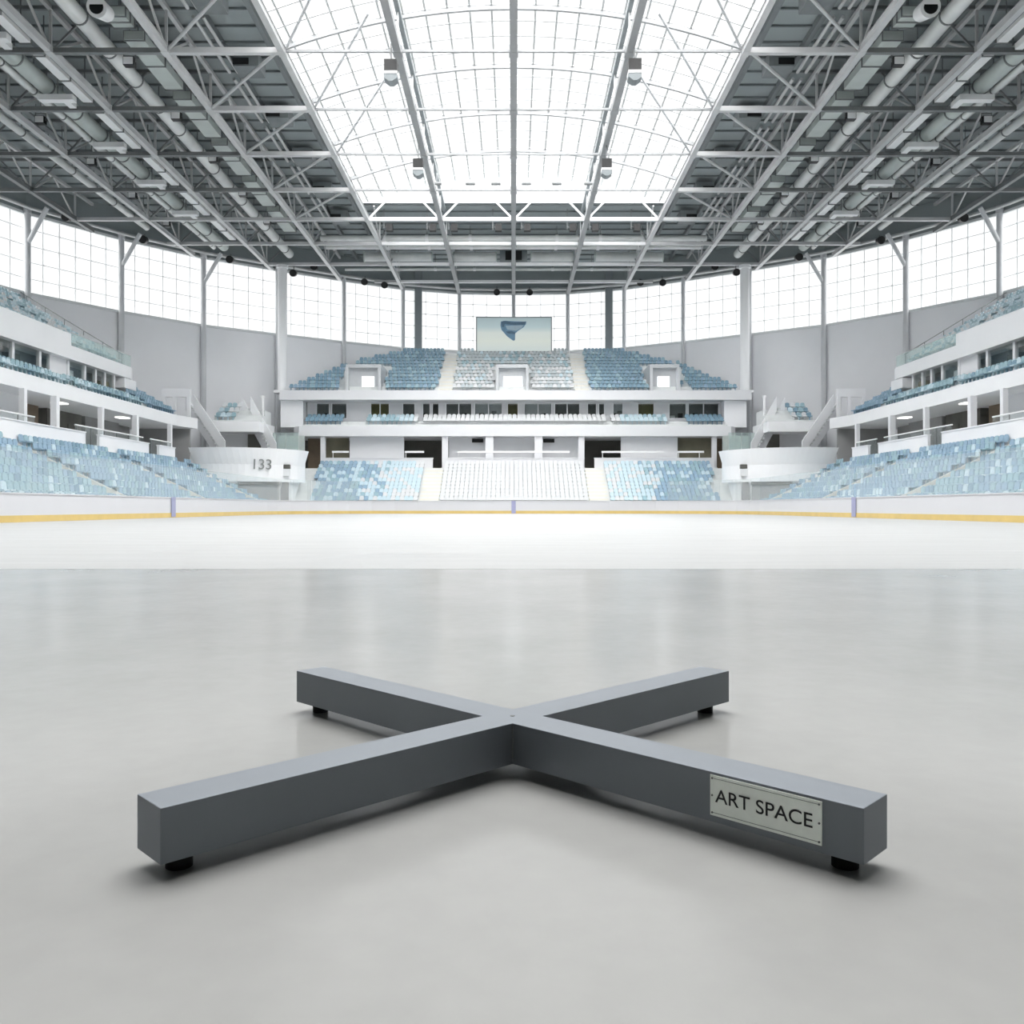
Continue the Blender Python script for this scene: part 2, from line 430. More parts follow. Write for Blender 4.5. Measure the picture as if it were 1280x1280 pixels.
for s in (-1, 1):
    t = thing('concrete_column', f'thick white column standing on the {SIDE[s]} end of the upper balcony', 'column', 'thick white columns', (s*25.0, 93.4, 0))
    p = MB(); p.tube((0, 0, 12.9), (0, 0, 26.5), .5, 20); p.build('shaft', M['fascia'], t)
    p = MB(); p.box(-.75, .75, -.75, .75, 12.9, 13.2); p.build('plinth', M['fascia'], t)
    p = MB(); p.tube((0, 0, 26.4), (0, 0, 26.75), .62, 20); p.build('capital', M['fascia'], t)
    t = thing('steel_column', f'dark grey steel column before the far windows, {SIDE[s]} of the scoreboard', 'column', 'dark grey columns', (s*11.55, 104.9, 0))
    p = MB(); p.box(-.42, .42, -.3, .3, 19.0, 29.6); p.build('shaft', M['greypost'], t)
    p = MB(); p.box(-.55, .55, -.42, .42, 27.6, 28.0); p.build('collar', M['greypost'], t)
    p = MB(); p.box(-.6, .6, -.42, .42, 19.0, 19.25); p.build('base_plate', M['greypost'], t)

# ------------------------------------------------------------------ ducts, lights and gear in the roof
NB = [(NODE[i], NODE[i+1]) for i in range(2, 9)]
def round_duct(x, z, r, label, m, y0=36, y1=None, s=1):
    y1 = y1 or ring_y(x)-2.5
    t = thing('air_duct', label, 'duct', 'round ducts under the roof', (x, y0, z))
    d = MB(); d.tube((0, 0, 0), (0, y1-y0, 0), r, 16); d.build('tube', m, t)
    y = 2.0
    while y < y1-y0:
        c = MB(); c.tube((0, y-.06, 0), (0, y+.06, 0), r*1.08, 16); c.build('joint_ring', M['darksteel'], t)
        h = MB(); h.beam((0, y, r), (0, y, ZD-z-.1), .05); h.build('hanger', M['darksteel'], t)
        y += 3.65
def rect_duct(x, z, w, h, y0, y1, label, m, group):
    t = thing('rectangular_duct', label, 'duct', group, (x, y0, z))
    d = MB(); d.box(-w/2, w/2, 0, y1-y0, -h/2, h/2); d.build('casing', m, t)
    for y in (.1, (y1-y0)/2, y1-y0-.1):
        c = MB(); c.box(-w/2-.05, w/2+.05, y-.05, y+.05, -h/2-.05, h/2+.05); c.build('flange', M['darksteel'], t)
    for y in (.6, y1-y0-.6):
        c = MB(); c.beam((0, y, h/2), (0, y, ZD-z-.1), .05); c.build('hanger', M['darksteel'], t)
for s in (-1, 1):
    sd = SIDE[s]
    round_duct(s*24.6, 28.4, .46, f'large pale round duct under the {sd} roof beside the second truss from the skylight edge', M['duct'])
    round_duct(s*30.4, 28.0, .52, f'large round duct under the {sd} roof with a thin white pipe alongside', M['tealduct'])
    round_duct(s*31.25, 27.7, .22, f'thin white pipe clinging to the outer large duct under the {sd} roof', M['duct'])
    round_duct(s*36.2, 28.2, .30, f'outermost slim duct under the {sd} roof near the curved wall', M['duct'])
    for i, (a, b) in enumerate(NB[:6]):
        pos = ORD[5-i]
        if b < ring_y(27.6)-1:
            rect_duct(s*27.9, 27.25, .62, .22, a+.7, b-.5, f'flat white strip fitting beside a truss, {sd} roof, {pos} bay from the far end', M['white'], 'white strip fittings')
            rect_duct(s*22.2, 28.2, 1.15, .5, a+(.5 if i else 5.3), b-.6, f'flat grey-green duct length, {sd} roof, {pos} bay from the far end', M['tealduct'], 'flat duct lengths')
        if i < 5:
            t = thing('branch_duct', f'short white crosswise branch duct, {sd} roof, {pos} bay from the far end', 'duct', 'branch ducts', (s*29.75, b-1.3, 27.1))
            d = MB(); d.box(-.95, 1.3, -.25, .25, -.18, .18); d.build('casing', M['white'], t)
            d = MB(); d.box(-s*.7-.22, -s*.7+.22, .25, 1.0, -.18, .18); d.build('elbow', M['white'], t)
            d = MB(); d.beam((-s*.2, 0, .18), (-s*.2, 0, 2.7), .05); d.build('hanger', M['darksteel'], t)
        # dark equipment under the deck between trusses 3 and 4
        t = thing('air_unit', f'dark boxy ventilation unit tucked under the {sd} roof, {pos} bay from the far end', 'ventilation unit', 'ventilation units', (s*17.3, a+5.6, 28.9))
        d = MB(); d.box(-1.1 if s > 0 else -.5, .5 if s > 0 else 1.1, -.8, .8, -.3, .6); d.build('housing', M['purlin'], t)
        d = MB(); d.box(-.5, .5, -.86, -.8, -.2, .2); d.build('grille', M['black'], t)
        t = thing('pipe_run', f'pair of thin pipes under the deck, {sd} roof, {pos} bay from the far end', 'pipe', 'thin pipe pairs', (s*18.6, a, 29.1))
        for o in (0, .55):
            d = MB(); d.tube((o, .2, 0), (o, 6.6, 0), .11, 8); d.build('pipe', M['steel'], t)
        d = MB(); d.beam((-.2, 3, .15), (.8, 3, .15), .08); d.build('clamp', M['darksteel'], t)
    for i, (a, b) in enumerate(NB[:6]):
        pos = ORD[5-i]
        for q, (xx, zz, yy) in enumerate(((23.2, 27.5, a+2.2), (33.0, 27.6, a+3.0))):
            if yy > ring_y(xx)-3: continue
            t = thing('floodlight', f'small dark floodlight under the {sd} roof, {("inner", "outer")[q]} line, {pos} bay from the far end', 'floodlight', 'dark roof floodlights', (s*xx, yy, zz))
            d = MB(); d.box(-.32, .32, -.2, .2, -.25, .25); d.build('housing', M['black'], t)
            d = MB(); d.box(-.28, .28, -.24, -.2, -.21, .21); d.build('lens', M['white'], t)
            d = MB(); d.beam((-.36, 0, 0), (-.36, 0, .5), .05); d.beam((.36, 0, 0), (.36, 0, .5), .05); d.beam((-.36, 0, .5), (.36, 0, .5), .05); d.beam((0, 0, .5), (0, 0, ZD-zz-.15), .05); d.build('yoke', M['darksteel'], t)
    for q, (xx, zz) in enumerate(((21.3, 28.7), (25.6, 29.0), (29.22, 28.9), (34.6, 28.6))):
        t = thing('cable_tray', f'dark cable tray under the {sd} roof, {ORD[q]} outward from the skylight', 'cable tray', 'roof cable trays', (s*xx, 36, zz))
        ln = ring_y(xx)-3-36; d = MB(); d.box(-.22, .22, 0, ln, -.03, .03); d.box(-.24, -.2, 0, ln, -.03, .12); d.box(.2, .24, 0, ln, -.03, .12); d.build('tray', M['purlin'], t)
        for k in range(int(ln/3.65)):
            d = MB(); d.beam((0, k*3.65+1, 0), (0, k*3.65+1, ZD-zz-.1), .04); d.build('hanger_rod', M['darksteel'], t)
        d = MB(); d.tube((-.06, 0, .07), (-.06, ln, .07), .04, 6); d.tube((.07, 0, .07), (.07, ln, .07), .05, 6); d.build('cables', M['black'], t)
    # vent nozzle near the top of the frame
    t = thing('vent_nozzle', f'white ventilation nozzle with dark round mouth, {sd} roof, nearest', 'ventilation nozzle', 'vent nozzles', (s*22.5, 46.6, 27.6))
    d = MB(); d.tube((0, 0, 0), (0, 1.2, .3), .55, 18, .42); d.build('drum', M['white'], t)
    d = MB(); d.tube((0, -.03, 0), (0, .02, 0), .38, 18); d.build('mouth', M['black'], t)
    d = MB(); d.beam((0, .6, .4), (0, .6, 2.2), .08); d.build('hanger', M['darksteel'], t)

# far end pipes and ducts (crosswise)
for i, (yy, z, r) in enumerate(((89.6, 28.5, .30), (92.2, 28.4, .30), (99.5, 28.0, .16))):
    xr = min(ring_x(yy)-2, 20)
    t = thing('cross_pipe', ['white crosswise pipe beyond the skylight, upper of the pair', 'white crosswise pipe beyond the skylight, lower of the pair',
                             'thin pale crosswise pipe close to the far windows'][i], 'pipe', 'crosswise pipes at the far end', (0, yy, z))
    d = MB(); d.tube((-xr, 0, 0), (xr, 0, 0), r, 12); d.build('tube', M['duct'], t)
    for x in (-13.4, -9, -4.5, 0, 4.5, 9, 13.4):
        d = MB(); d.tube((x-.15, 0, 0), (x+.15, 0, 0), r*1.25, 12); d.build('joint_ring', M['white'], t)
        d = MB(); d.beam((x, 0, r), (x, 0, ZD-z-.1), .06); d.build('hanger', M['darksteel'], t)
for x0, x1, lab in ((-16.5, -9.0, 'left of the centre line, outer'), (-6.6, -1.9, 'left of the centre line, inner'),
                    (1.9, 6.6, 'right of the centre line, inner'), (9.0, 16.5, 'right of the centre line, outer')):
    t = thing('air_duct', f'short round crosswise duct before the far windows, {lab}', 'duct', 'crosswise ducts at the far end', ((x0+x1)/2, 95.6, 28.3))
    h = (x1-x0)/2; d = MB(); d.tube((-h, 0, 0), (h, 0, 0), .5, 16); d.build('tube', M['duct'], t)
    for x in (-h, h):
        d = MB(); d.tube((x-.05, 0, 0), (x+.05, 0, 0), .58, 16); d.build('end_flange', M['tealduct'], t)
    d = MB(); d.beam((0, 0, .4), (0, 0, 1.5), .08); d.build('hanger', M['darksteel'], t)
t = thing('ventilation_fan', 'dark ventilation unit on the centre line above the far windows', 'ventilation unit', None, (0, 95.6, 28.2))
d = MB(); d.tube((-1.5, 0, 0), (1.5, 0, 0), .85, 18); d.build('housing', M['greypost'], t)
d = MB(); d.box(-.9, .9, -.95, -.8, -.5, .5); d.build('grille', M['black'], t)
d = MB(); d.beam((0, 0, .7), (0, 0, 1.6), .1); d.build('hanger', M['darksteel'], t)

# loudspeakers under the skylight trusses
for (px, py, Y, lab) in ((489, 91, 49.2, 'left, near'), (793, 90, 49.2, 'right, near'), (523, 211, 62.5, 'left, far'), (758, 211, 62.5, 'right, far')):
    p = at(px, py, Y)
    side, dist = lab.split(', ')
    t = thing('hanging_loudspeaker', f'black and white loudspeaker hanging under the {side} skylight truss, {"nearer" if dist == "near" else "farther"} one', 'loudspeaker', 'hanging loudspeakers', p)
    d = MB(); d.box(-.36, .36, -.35, .35, -.05, .62); d.build('cabinet', M['black'], t)
    d = MB(); d.box(-.38, .38, -.37, .37, -.2, -.05); d.build('collar', M['white'], t)
    d = MB(); d.prism([(-.38, -.2), (-.38, -.42), (-.1, -.62), (.1, -.62), (.38, -.42), (.38, -.2)], -.34, .34); d.build('horn', M['greypost'], t)
    d = MB(); d.beam((0, 0, .6), (0, 0, 27-p.z), .07); d.build('bracket', M['darksteel'], t)
for i, px in enumerate((546, 588, 620, 658, 696, 736)):
    p = at(px, 229.5, 71.9)
    t = thing('skylight_lamp', f'tiny dark lamp hung across the skylight, {ORD[i]} of six from the left', 'lamp', 'row of lamps under the skylight', p)
    d = MB(); d.tube((-.38, 0, 0), (.38, 0, 0), .13, 10); d.build('body', M['darksteel'], t)
    d = MB(); d.beam((0, 0, .1), (0, 0, .9), .04); d.build('hanger', M['post'], t)
for i, px in enumerate((487, 541, 568, 623, 659, 716, 744, 796)):
    p = at(px, 285, 84.6)
    t = thing('stage_speaker', f'small black speaker beyond the skylight end, {ORD[i]} of eight from the left', 'loudspeaker', 'black speakers at the skylight end', p)
    d = MB(); d.box(-.32, .32, -.3, .3, -.32, .32); d.build('cabinet', M['black'], t)
    d = MB(); d.beam((-.55, 0, -.2), (-.55, 0, ZD-p.z-.1), .07); d.beam((-.55, 0, .1), (0, 0, .1), .07); d.build('bracket', M['darksteel'], t)
# spotlights along the ring tube
SP = [(84, 271), (180, 299), (288, 324), (367, 341), (393, 333), (456, 352), (481, 356), (621, 365), (662, 365),
      (800, 353), (828, 353), (893, 333), (920, 340), (998, 321), (1100, 300), (1203, 272)]
for i, (px, py) in enumerate(SP):
    u = (px-642)/1080.0
    Y = 30
    while Y < 108 and abs(u*Y) < ring_x(Y)*.975 and Y < ring_y(u*Y)*.985: Y += .2
    Y -= .8; p = at(px, py, Y)
    sd = 'left' if px < 642 else 'right'; idx = i if px < 642 else len(SP)-1-i
    t = thing('spotlight', f'black spotlight below the ring tube, {ORD[idx]} from the {sd} edge of the picture', 'spotlight', 'black spotlights on the ring tube', p)
    d = MB(); d.tube((0, .3, 0), (0, -.35, -.12), .34, 12, .40); d.build('housing', M['black'], t)
    d = MB(); d.beam((0, .1, .2), (0, .1, max(27.35-p.z, .5)), .1); d.build('bracket', M['darksteel'], t)

# ------------------------------------------------------------------ rink barrier
ZBRD = 1.2
def sub_path(pts, lo, hi):
    out = []; acc = 0
    for (a, b), (c, d) in zip(pts, pts[1:]):
        L = math.hypot(c-a, d-b)
        s0, s1 = max(lo, acc), min(hi, acc+L)
        if s1 > s0+1e-6:
            for q in (s0, s1):
                t_ = (q-acc)/L; p = (a+(c-a)*t_, b+(d-b)*t_)
                if not out or math.hypot(p[0]-out[-1][0], p[1]-out[-1][1]) > 1e-4: out.append(p)
        acc += L
    return out
tot = sum(math.hypot(c-a, d-b) for (a, b), (c, d) in zip(BP, BP[1:]))
s_post = 50.7-9
def wallstrip(mb, pts, z0, z1, th, off=0.0):
    n = len(pts); L = []
    for i, (x, y) in enumerate(pts):
        a = pts[max(i-1, 0)]; c = pts[min(i+1, n-1)]; d = Vector((c[0]-a[0], c[1]-a[1])).normalized(); L.append((-d.y, d.x))
    for i in range(n-1):
        (x0, y0), (x1, y1) = pts[i], pts[i+1]; (a0, b0), (a1, b1) = L[i], L[i+1]
        o0, o1 = off, off+th
        vs = [(x0+a0*o0, y0+b0*o0, z0), (x1+a1*o0, y1+b1*o0, z0), (x1+a1*o1, y1+b1*o1, z0), (x0+a0*o1, y0+b0*o1, z0)]
        vs += [(p[0], p[1], z1) for p in vs]
        mb.add(vs, [(0, 3, 2, 1), (4, 5, 6, 7), (0, 1, 5, 4), (1, 2, 6, 5), (2, 3, 7, 6), (3, 0, 4, 7)])
segs = [(0, s_post, 'white rink barrier along the left side with yellow base strip, nearer stretch'),
        (s_post, tot/2, 'white rink barrier from the left blue marker round the far corner'),
        (tot/2, tot-s_post, 'white rink barrier from the right blue marker round the far corner'),
        (tot-s_post, tot, 'white rink barrier along the right side with yellow base strip, nearer stretch')]
for lo, hi, lab in segs:
    pts = sub_path(BP, lo, hi); t = thing('rink_barrier', lab, 'rink barrier', 'rink barrier stretches')
    b = MB(); wallstrip(b, pts, .28, ZBRD-.05, .12); b.build('board', M['board'], t)
    b = MB(); wallstrip(b, pts, .006, .28, .14, -.012); b.build('kick_strip', M['kick'], t)
    b = MB(); wallstrip(b, pts, ZBRD-.05, ZBRD, .18, -.03); b.build('top_rail', M['board'], t)
    # glass panes, higher along the sides
    q = lo
    while q < hi-.3:
        p2 = sub_path(BP, q+.03, min(q+2.4, hi)-.03)
        mid = p2[len(p2)//2]
        if mid[1] > 27 and mid[1] < 79.5:
            g = MB(); zt = 3.0; wallstrip(g, p2, ZBRD, zt, .03, .05); g.build('glass_pane', M['rglass'], t)
        q += 2.4
for px, Y, lab in ((213, None, 'narrow blue marker strip on the left barrier'), (642, 81.2, 'narrow blue marker strip on the far barrier'), (1107, None, 'narrow blue marker strip on the right barrier')):
    d = MB()
    if Y: d.box(-.2, .2, 81.14, 81.165, .03, ZBRD+.01)
    else:
        s = -1 if px < 642 else 1; d.box(s*19.94, s*19.965, 50.4, 51.0, .05, ZBRD+.01)
    tag(d.build('marker_strip', M['violet']), lab, 'marker strip', 'blue marker strips')

# ------------------------------------------------------------------ stands
seats = []         # (x, y, z, rot, material index, tier, tag tuple)
SEATM = ['seat_blue', 'seat_deep', 'seat_teal', 'seat_pale', 'seat_ice', 'seat_grey']
def terr(mb, u0, z0, n, dep, rise, y0, y1, base=0.0, tail=1.0):
    prof = [(u0, base)]
    for i in range(n):
        prof += [(u0+i*dep, z0+i*rise), (u0+(i+1)*dep, z0+i*rise)]
    prof += [(u0+n*dep+tail, z0+(n-1)*rise), (u0+n*dep+tail, base)]
    mb.prism(prof, y0, y1)

AISLES = [37.7, 50.6, 63.5, 76.4]
rnd = random.Random(3)
LOW_N, LOW_D, LOW_R, LOW_U, LOW_Z = 9, .85, .45, 21.9, .5
for s in (-1, 1):
    sd = SIDE[s]
    # lower tier
    b = MB(s); terr(b, LOW_U, LOW_Z, LOW_N, LOW_D, LOW_R, 22, 80.2, 0, .6)
    struct(b.build(f'floor_lower_terrace_{sd}', M['terrace']), f'stepped concrete terrace of the lower {sd} stand', 'terrace')
    for ai, ya in enumerate(AISLES):
        b = MB(s)
        for i in range(LOW_N):
            u = LOW_U+i*LOW_D; z = LOW_Z+i*LOW_R
            b.box(u-.02, u+LOW_D, ya-.6, ya+.6, z, z+.03); b.box(u-.42, u, ya-.6, ya+.6, z-.45, z-.2)
        tag(b.build('aisle_stair', M['steps']), f'pale concrete aisle steps in the lower {sd} stand, {ORD[len(AISLES)-1-ai]} from the far end', 'stairs', 'aisle steps of the side stands')
        b = MB(s); zz0, zz1 = LOW_Z+.9, LOW_Z+LOW_N*LOW_R+.55
        # low kerb wall beside the aisle
        b.prism([(LOW_U+.2, LOW_Z), (LOW_U+LOW_N*LOW_D, LOW_Z+(LOW_N-1)*LOW_R), (LOW_U+LOW_N*LOW_D, LOW_Z+(LOW_N-1)*LOW_R+.62), (LOW_U+.2, LOW_Z+.62)], ya-.72, ya-.62)
        tag(b.build('aisle_kerb', M['steps']), f'sloping pale kerb wall beside aisle steps, lower {sd} stand, {ORD[len(AISLES)-1-ai]} from the far end', 'wall', 'aisle kerbs')
    bl = [22]+AISLES+[80.2]
    for bi in range(len(bl)-1):
        ya, yb = bl[bi]+.75, bl[bi+1]-.85
        n = int((yb-ya)/.5)
        for i in range(LOW_N):
            for j in range(n):
                y = ya+.25+(yb-ya-.5)*j/max(n-1, 1)
                if y < 33: continue
                c = rnd.choices([0, 1, 2, 4], [.62, .06, .22, .10] if y > 50.6 else [.3, .06, .5, .14])[0]
                seats.append((s*(LOW_U+i*LOW_D+.5), y, LOW_Z+i*LOW_R, 0 if s < 0 else PI, c, 'low', (s, bi, i, j, n)))
    # parapet walls behind the lower tier
    for i, (a, c_, lab) in enumerate(((22, 59.8, 'nearest'), (61.8, 70.2, 'middle'), (72.2, 75.6, 'farthest and shortest'))):
        b = MB(s); b.box(29.62, 29.82, a, c_, 4.1, 5.75); b.box(29.56, 29.88, a, c_, 5.75, 5.83)
        tag(b.build('parapet_wall', M['slab']), f'white parapet above the lower {sd} stand, {lab} stretch', 'parapet', 'side parapets')
    # concourse
    b = MB(s); b.box(30.15, 40, 22, 81.5, 4.0, 4.5); struct(b.build(f'floor_concourse_{sd}', M['terrace']), f'concourse floor behind the lower {sd} stand', 'floor')
    b = MB(s); b.box(36, 36.3, 22, 81, 4.5, 12); struct(b.build(f'wall_concourse_{sd}', M['room']), f'grey rear wall of the {sd} concourse', 'wall')
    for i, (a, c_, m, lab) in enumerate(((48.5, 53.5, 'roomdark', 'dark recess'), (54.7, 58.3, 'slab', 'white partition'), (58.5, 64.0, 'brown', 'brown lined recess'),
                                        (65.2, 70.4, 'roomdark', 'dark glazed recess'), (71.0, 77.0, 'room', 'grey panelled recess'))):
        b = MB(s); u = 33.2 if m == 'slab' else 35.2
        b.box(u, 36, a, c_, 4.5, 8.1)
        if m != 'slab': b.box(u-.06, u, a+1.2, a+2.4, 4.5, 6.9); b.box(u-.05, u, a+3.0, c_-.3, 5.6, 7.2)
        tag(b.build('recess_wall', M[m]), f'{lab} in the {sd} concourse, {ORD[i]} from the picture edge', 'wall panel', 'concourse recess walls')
    for i, yc in enumerate((44.5, 49.0, 54.6, 58.4, 64.9, 70.8, 77.9)):
        t = thing('concourse_column', f'square pale column holding up the {sd} gallery, {ORD[6-i]} from the far end', 'column', 'concourse columns', (s*31.0, yc, 4.5))
        w = .21 if i % 2 else .17
        b = MB(); b.box(-w, w, -w, w, 0, 3.62); b.build('shaft', M['slab'], t)
        b = MB(); b.box(-w-.08, w+.08, -w-.08, w+.08, 0, .2); b.build('base', M['slab'], t)
    for i, (a, c_) in enumerate(((44, 54), (59, 69.8), (71.2, 75.4))):
        t = thing('guard_rail', f'pale handrail with glass above the parapet, {sd} concourse, {["nearest", "middle", "farthest"][i]} stretch', 'railing', 'concourse rails', (s*29.95, a, 5.0))
        b = MB(); b.tube((0, 0, 1.25), (0, c_-a, 1.25), .055, 8); b.build('handrail', M['white'], t)
        b = MB(); b.box(-.015, .015, 0, c_-a, -.45, 1.2); b.build('glass', M['railglass'], t)
        yy = .2
        while yy < c_-a:
            b = MB(); b.beam((0, yy, -.5), (0, yy, 1.25), .05); b.build('baluster', M['darksteel'], t); yy += 2.0
    for i, yl in enumerate((52, 62, 72)):
        b = MB(); b.box(s*32.6-.4, s*32.6+.4, yl-.5, yl+.5, 8.03, 8.1)
        tag(b.build('ceiling_light', M['lamp']), f'square ceiling light under the {sd} gallery, {["nearest", "middle", "farthest"][i]}', 'ceiling light', 'gallery ceiling lights')
    # mid slab
    b = MB(s); b.prism([(31.0, 22), (31.0, 79.5), (30.2, 82.6), (34, 83.2), (40, 83.2), (40, 22)], 8.1, 9.1, axis='z')
    struct(b.build(f'floor_gallery_{sd}', M['fascia']), f'white edged gallery slab of the {sd} stand', 'slab')
    # seats on the gallery
    b = MB(s); terr(b, 31.5, 9.2, 3, .85, .35, 22, 74.8, 9.1, .2); terr(b, 31.5, 9.2, 5, .8, .45, 75.0, 81.2, 9.1, 0)
    struct(b.build(f'floor_gallery_terrace_{sd}', M['terrace']), f'low seat steps on the {sd} gallery', 'terrace')
    y = 44.0
    while y < 74.5:
        for i in range(2):
            if not (61.5 < y < 63.5): seats.append((s*(31.5+.85*i+.45), y, 9.2+.35*i, 0 if s < 0 else PI, rnd.choices([1, 2, 4], [.2, .6, .2])[0], 'mid', None))
        y += .5
    y = 75.4
    while y < 81:
        for i in range(5 if y > 78.2 else 3): seats.append((s*(31.5+.8*i+.4), y, 9.2+.45*i, 0 if s < 0 else PI, rnd.choices([1, 0], [.7, .3])[0], 'mid', None))
        y += .5
    # room fronts with windows
    t = thing('lounge_front', f'row of glazed lounge windows above the {sd} gallery seats', 'lounge front', 'lounge fronts')
    ym = [40, 44, 47.5, 50.8, 53.0, 54.6, 56.6, 59.6, 63.0, 64.4, 67.0, 69.6, 71.4, 73.0, 74.6]
    for i, (a, c_) in enumerate(zip(ym, ym[1:])):
        b = MB(s); b.box(34.5, 34.75, a-.14, a+.14, 9.7, 12); b.build('mullion', M['slab'], t)
        if i in (4, 9): b = MB(s); b.box(34.62, 34.8, a, c_, 9.7, 12); b.build('panel', M['slab'], t)
        else:
            b = MB(s); b.box(34.6, 34.63, a, c_, 10.0, 12); b.build('glass', M['boxglass'], t)
        if i % 3 == 1:
            b = MB(s); b.box(34.9, 35.6, a+.5, a+1.5, 9.7, 11.4); b.build('room_screen', M[('white', 'olive', 'roomdark')[i//3 % 3]], t)
    b = MB(s); b.box(34.45, 34.8, 74.46, 74.75, 9.7, 12); b.build('end_post', M['slab'], t)
    b = MB(s); b.box(34.5, 34.8, 22, 74.6, 9.4, 10.0); b.build('sill_wall', M['terrace'], t)
    b = MB(s); b.box(33.9, 35.4, 75.3, 77.6, 11.05, 11.9)
    tag(b.build('ceiling_box', M['fascia']), f'white box under the tip of the upper {sd} slab', 'soffit box', 'soffit boxes')
    # upper slab
    b = MB(s); b.prism([(34.0, 22), (34.0, 76.8), (34.4, 78.0), (43.6, 77.2), (44.2, 76.4), (44.2, 22)], 12.0, 13.05, axis='z')
    struct(b.build(f'floor_upper_slab_{sd}', M['fascia']), f'white edged slab of the upper {sd} stand', 'slab')
    b = MB(s); terr(b, 34.6, 13.2, 10, .94, .6, 22, 76.8, 13.0, 0)
    struct(b.build(f'floor_upper_terrace_{sd}', M['terrace']), f'stepped terrace of the upper {sd} stand', 'terrace')
    y = 54.0
    while y < 76.7:
        for i in range(10):
            u = 34.6+.94*i+.5
            if 69.6 < y < 70.9: continue
            if y < 52+1.1*i: continue
            seats.append((s*u, y, 13.2+.6*i, 0 if s < 0 else PI, rnd.choices([2, 4, 3], [.35, .45, .2])[0], 'up', None))
        y += .5
    b = MB(s); b.box(34.04, 34.14, 22, 66.5, 13.05, 13.95)
    tag(b.build('balustrade_panel', M['fascia']), f'solid white balustrade on the upper {sd} slab edge', 'balustrade', 'solid balustrades')
    t = thing('glass_balustrade', f'glass balustrade on the upper {sd} slab edge beyond the white one', 'balustrade', 'glass balustrades', (s*34.1, 66.6, 13.05))
    b = MB(); b.box(-.02, .02, 0, 10.3, 0, 1.0); b.build('glass', M['bglass'], t)
    b = MB(); b.tube((0, 0, 1.03), (0, 10.3, 1.03), .04, 8); b.build('handrail', M['steel'], t)
    # handrail up the end of the upper tier
    t = thing('end_rail', f'stepped metal rail closing the far end of the upper {sd} stand', 'railing', 'end rails', (s*34.6, 76.95, 13.2))
    b = MB(s); b.beam((.2, 0, 1.0), (9.4, 0, 6.6), .07); b.build('handrail', M['darksteel'], t)
    for i in range(6):
        b = MB(s); b.beam((.3+1.7*i, 0, .05+1.03*i), (.3+1.7*i, 0, 1.05+1.03*i), .05); b.build('baluster', M['darksteel'], t)

    # ---------------- corner: curved white drum, stairs, small gallery
    A, Mi, B = Vector((29.9, 79.4)), Vector((25.4, 79.0)), Vector((20.2, 85.2))
    def circ(a, b, c):
        ax, ay, bx, by, cx, cy = *a, *b, *c
        d_ = 2*(ax*(by-cy)+bx*(cy-ay)+cx*(ay-by))
        ux = ((ax*ax+ay*ay)*(by-cy)+(bx*bx+by*by)*(cy-ay)+(cx*cx+cy*cy)*(ay-by))/d_
        uy = ((ax*ax+ay*ay)*(cx-bx)+(bx*bx+by*by)*(ax-cx)+(cx*cx+cy*cy)*(bx-ax))/d_
        return Vector((ux, uy)), (Vector((ux, uy))-Vector(a)).length
    cc, rr = circ(A, Mi, B)
    a0 = math.atan2(A.y-cc.y, A.x-cc.x); a1 = math.atan2(B.y-cc.y, B.x-cc.x)
    while a1 > a0: a1 -= 2*PI
    def dp(t_, z):
        f = (z-0)/6.1; th = a0+(a1-a0)*(t_ if f > .99 else t_*(.84+.16*f)+(.16*(1-f))*.9 if t_ < .5 else t_-(1-f)*.10*(t_-.5)*2)
        r_ = rr*(.80+.20*f)
        return (cc.x+r_*math.cos(th), cc.y+r_*math.sin(th), z)
    t = thing('vomitory_drum', f'curved white {"drum wall numbered one hundred thirty-three" if s < 0 else "drum wall without a number"} in the {sd} corner', 'curved wall', 'curved corner walls')
    b = MB(s); N = 22; zz = [0, 1.5, 3, 4.5, 6.1]
    for i in range(N):
        for z0, z1 in zip(zz, zz[1:]):
            b.quad(dp(i/N, z0), dp((i+1)/N, z0), dp((i+1)/N, z1), dp(i/N, z1), smooth=True)
        p0, p1 = dp(i/N, 6.1), dp((i+1)/N, 6.1)
        q = lambda p: (cc.x+(p[0]-cc.x)*.95, cc.y+(p[1]-cc.y)*.95, 6.1)
        b.quad(p0, p1, q(p1), q(p0)); b.quad(q(p0), q(p1), (*q(p1)[:2], 3), (*q(p0)[:2], 3))
    b.build('shell', M['fascia'], t, fix=False)
    def on_drum(px, py, off=.12):         # measured point, dropped on the drum surface
        xx = (px-642) if s > 0 else (642-px)
        best = None
        for i in range(241):
            for z in (CAMZ+(634-py)*Y_*U for Y_ in (80, 82, 84, 86, 88)):
                p = dp(i/240, min(max(z, 0), 6.1)); e = abs(abs(p[0])/p[1]*1080-xx)+abs((p[2]-CAMZ)/p[1]*1080-(634-py))
                if best is None or e < best[0]: best = (e, p)
        return Vector(best[1])
    def mx(px): return px if s < 0 else 1288-px
    # garage-like opening and slim opening with a lamp above
    p0, p1 = on_drum(mx(297), 610), on_drum(mx(347), 610)
    b = MB(s); d = (p1-p0).normalized(); back = Vector((-d.y, d.x, 0)); back = -back if back.y > 0 else back
    o = back*.25
    b.beam(p0+o+Vector((0, 0, -.55)), p1+o+Vector((0, 0, -.55)), .25, 1.9); b.build('opening', M['room'], t)
    b = MB(s); b.beam(p0+o*1.3+Vector((0, 0, .42)), p1+o*1.3+Vector((0, 0, .42)), .5, .3); b.build('lintel', M['roomdark'], t)
    p2 = on_drum(mx(357), 608); b = MB(s); o2 = Vector((.0, -.35, 0)); c = p2+o2
    b.box(c.x-.36, c.x+.36, c.y-.1, c.y+.25, .2, 3.0); b.build('doorway', M['room'], t)
    p3 = on_drum(mx(358), 588); c = p3+o2
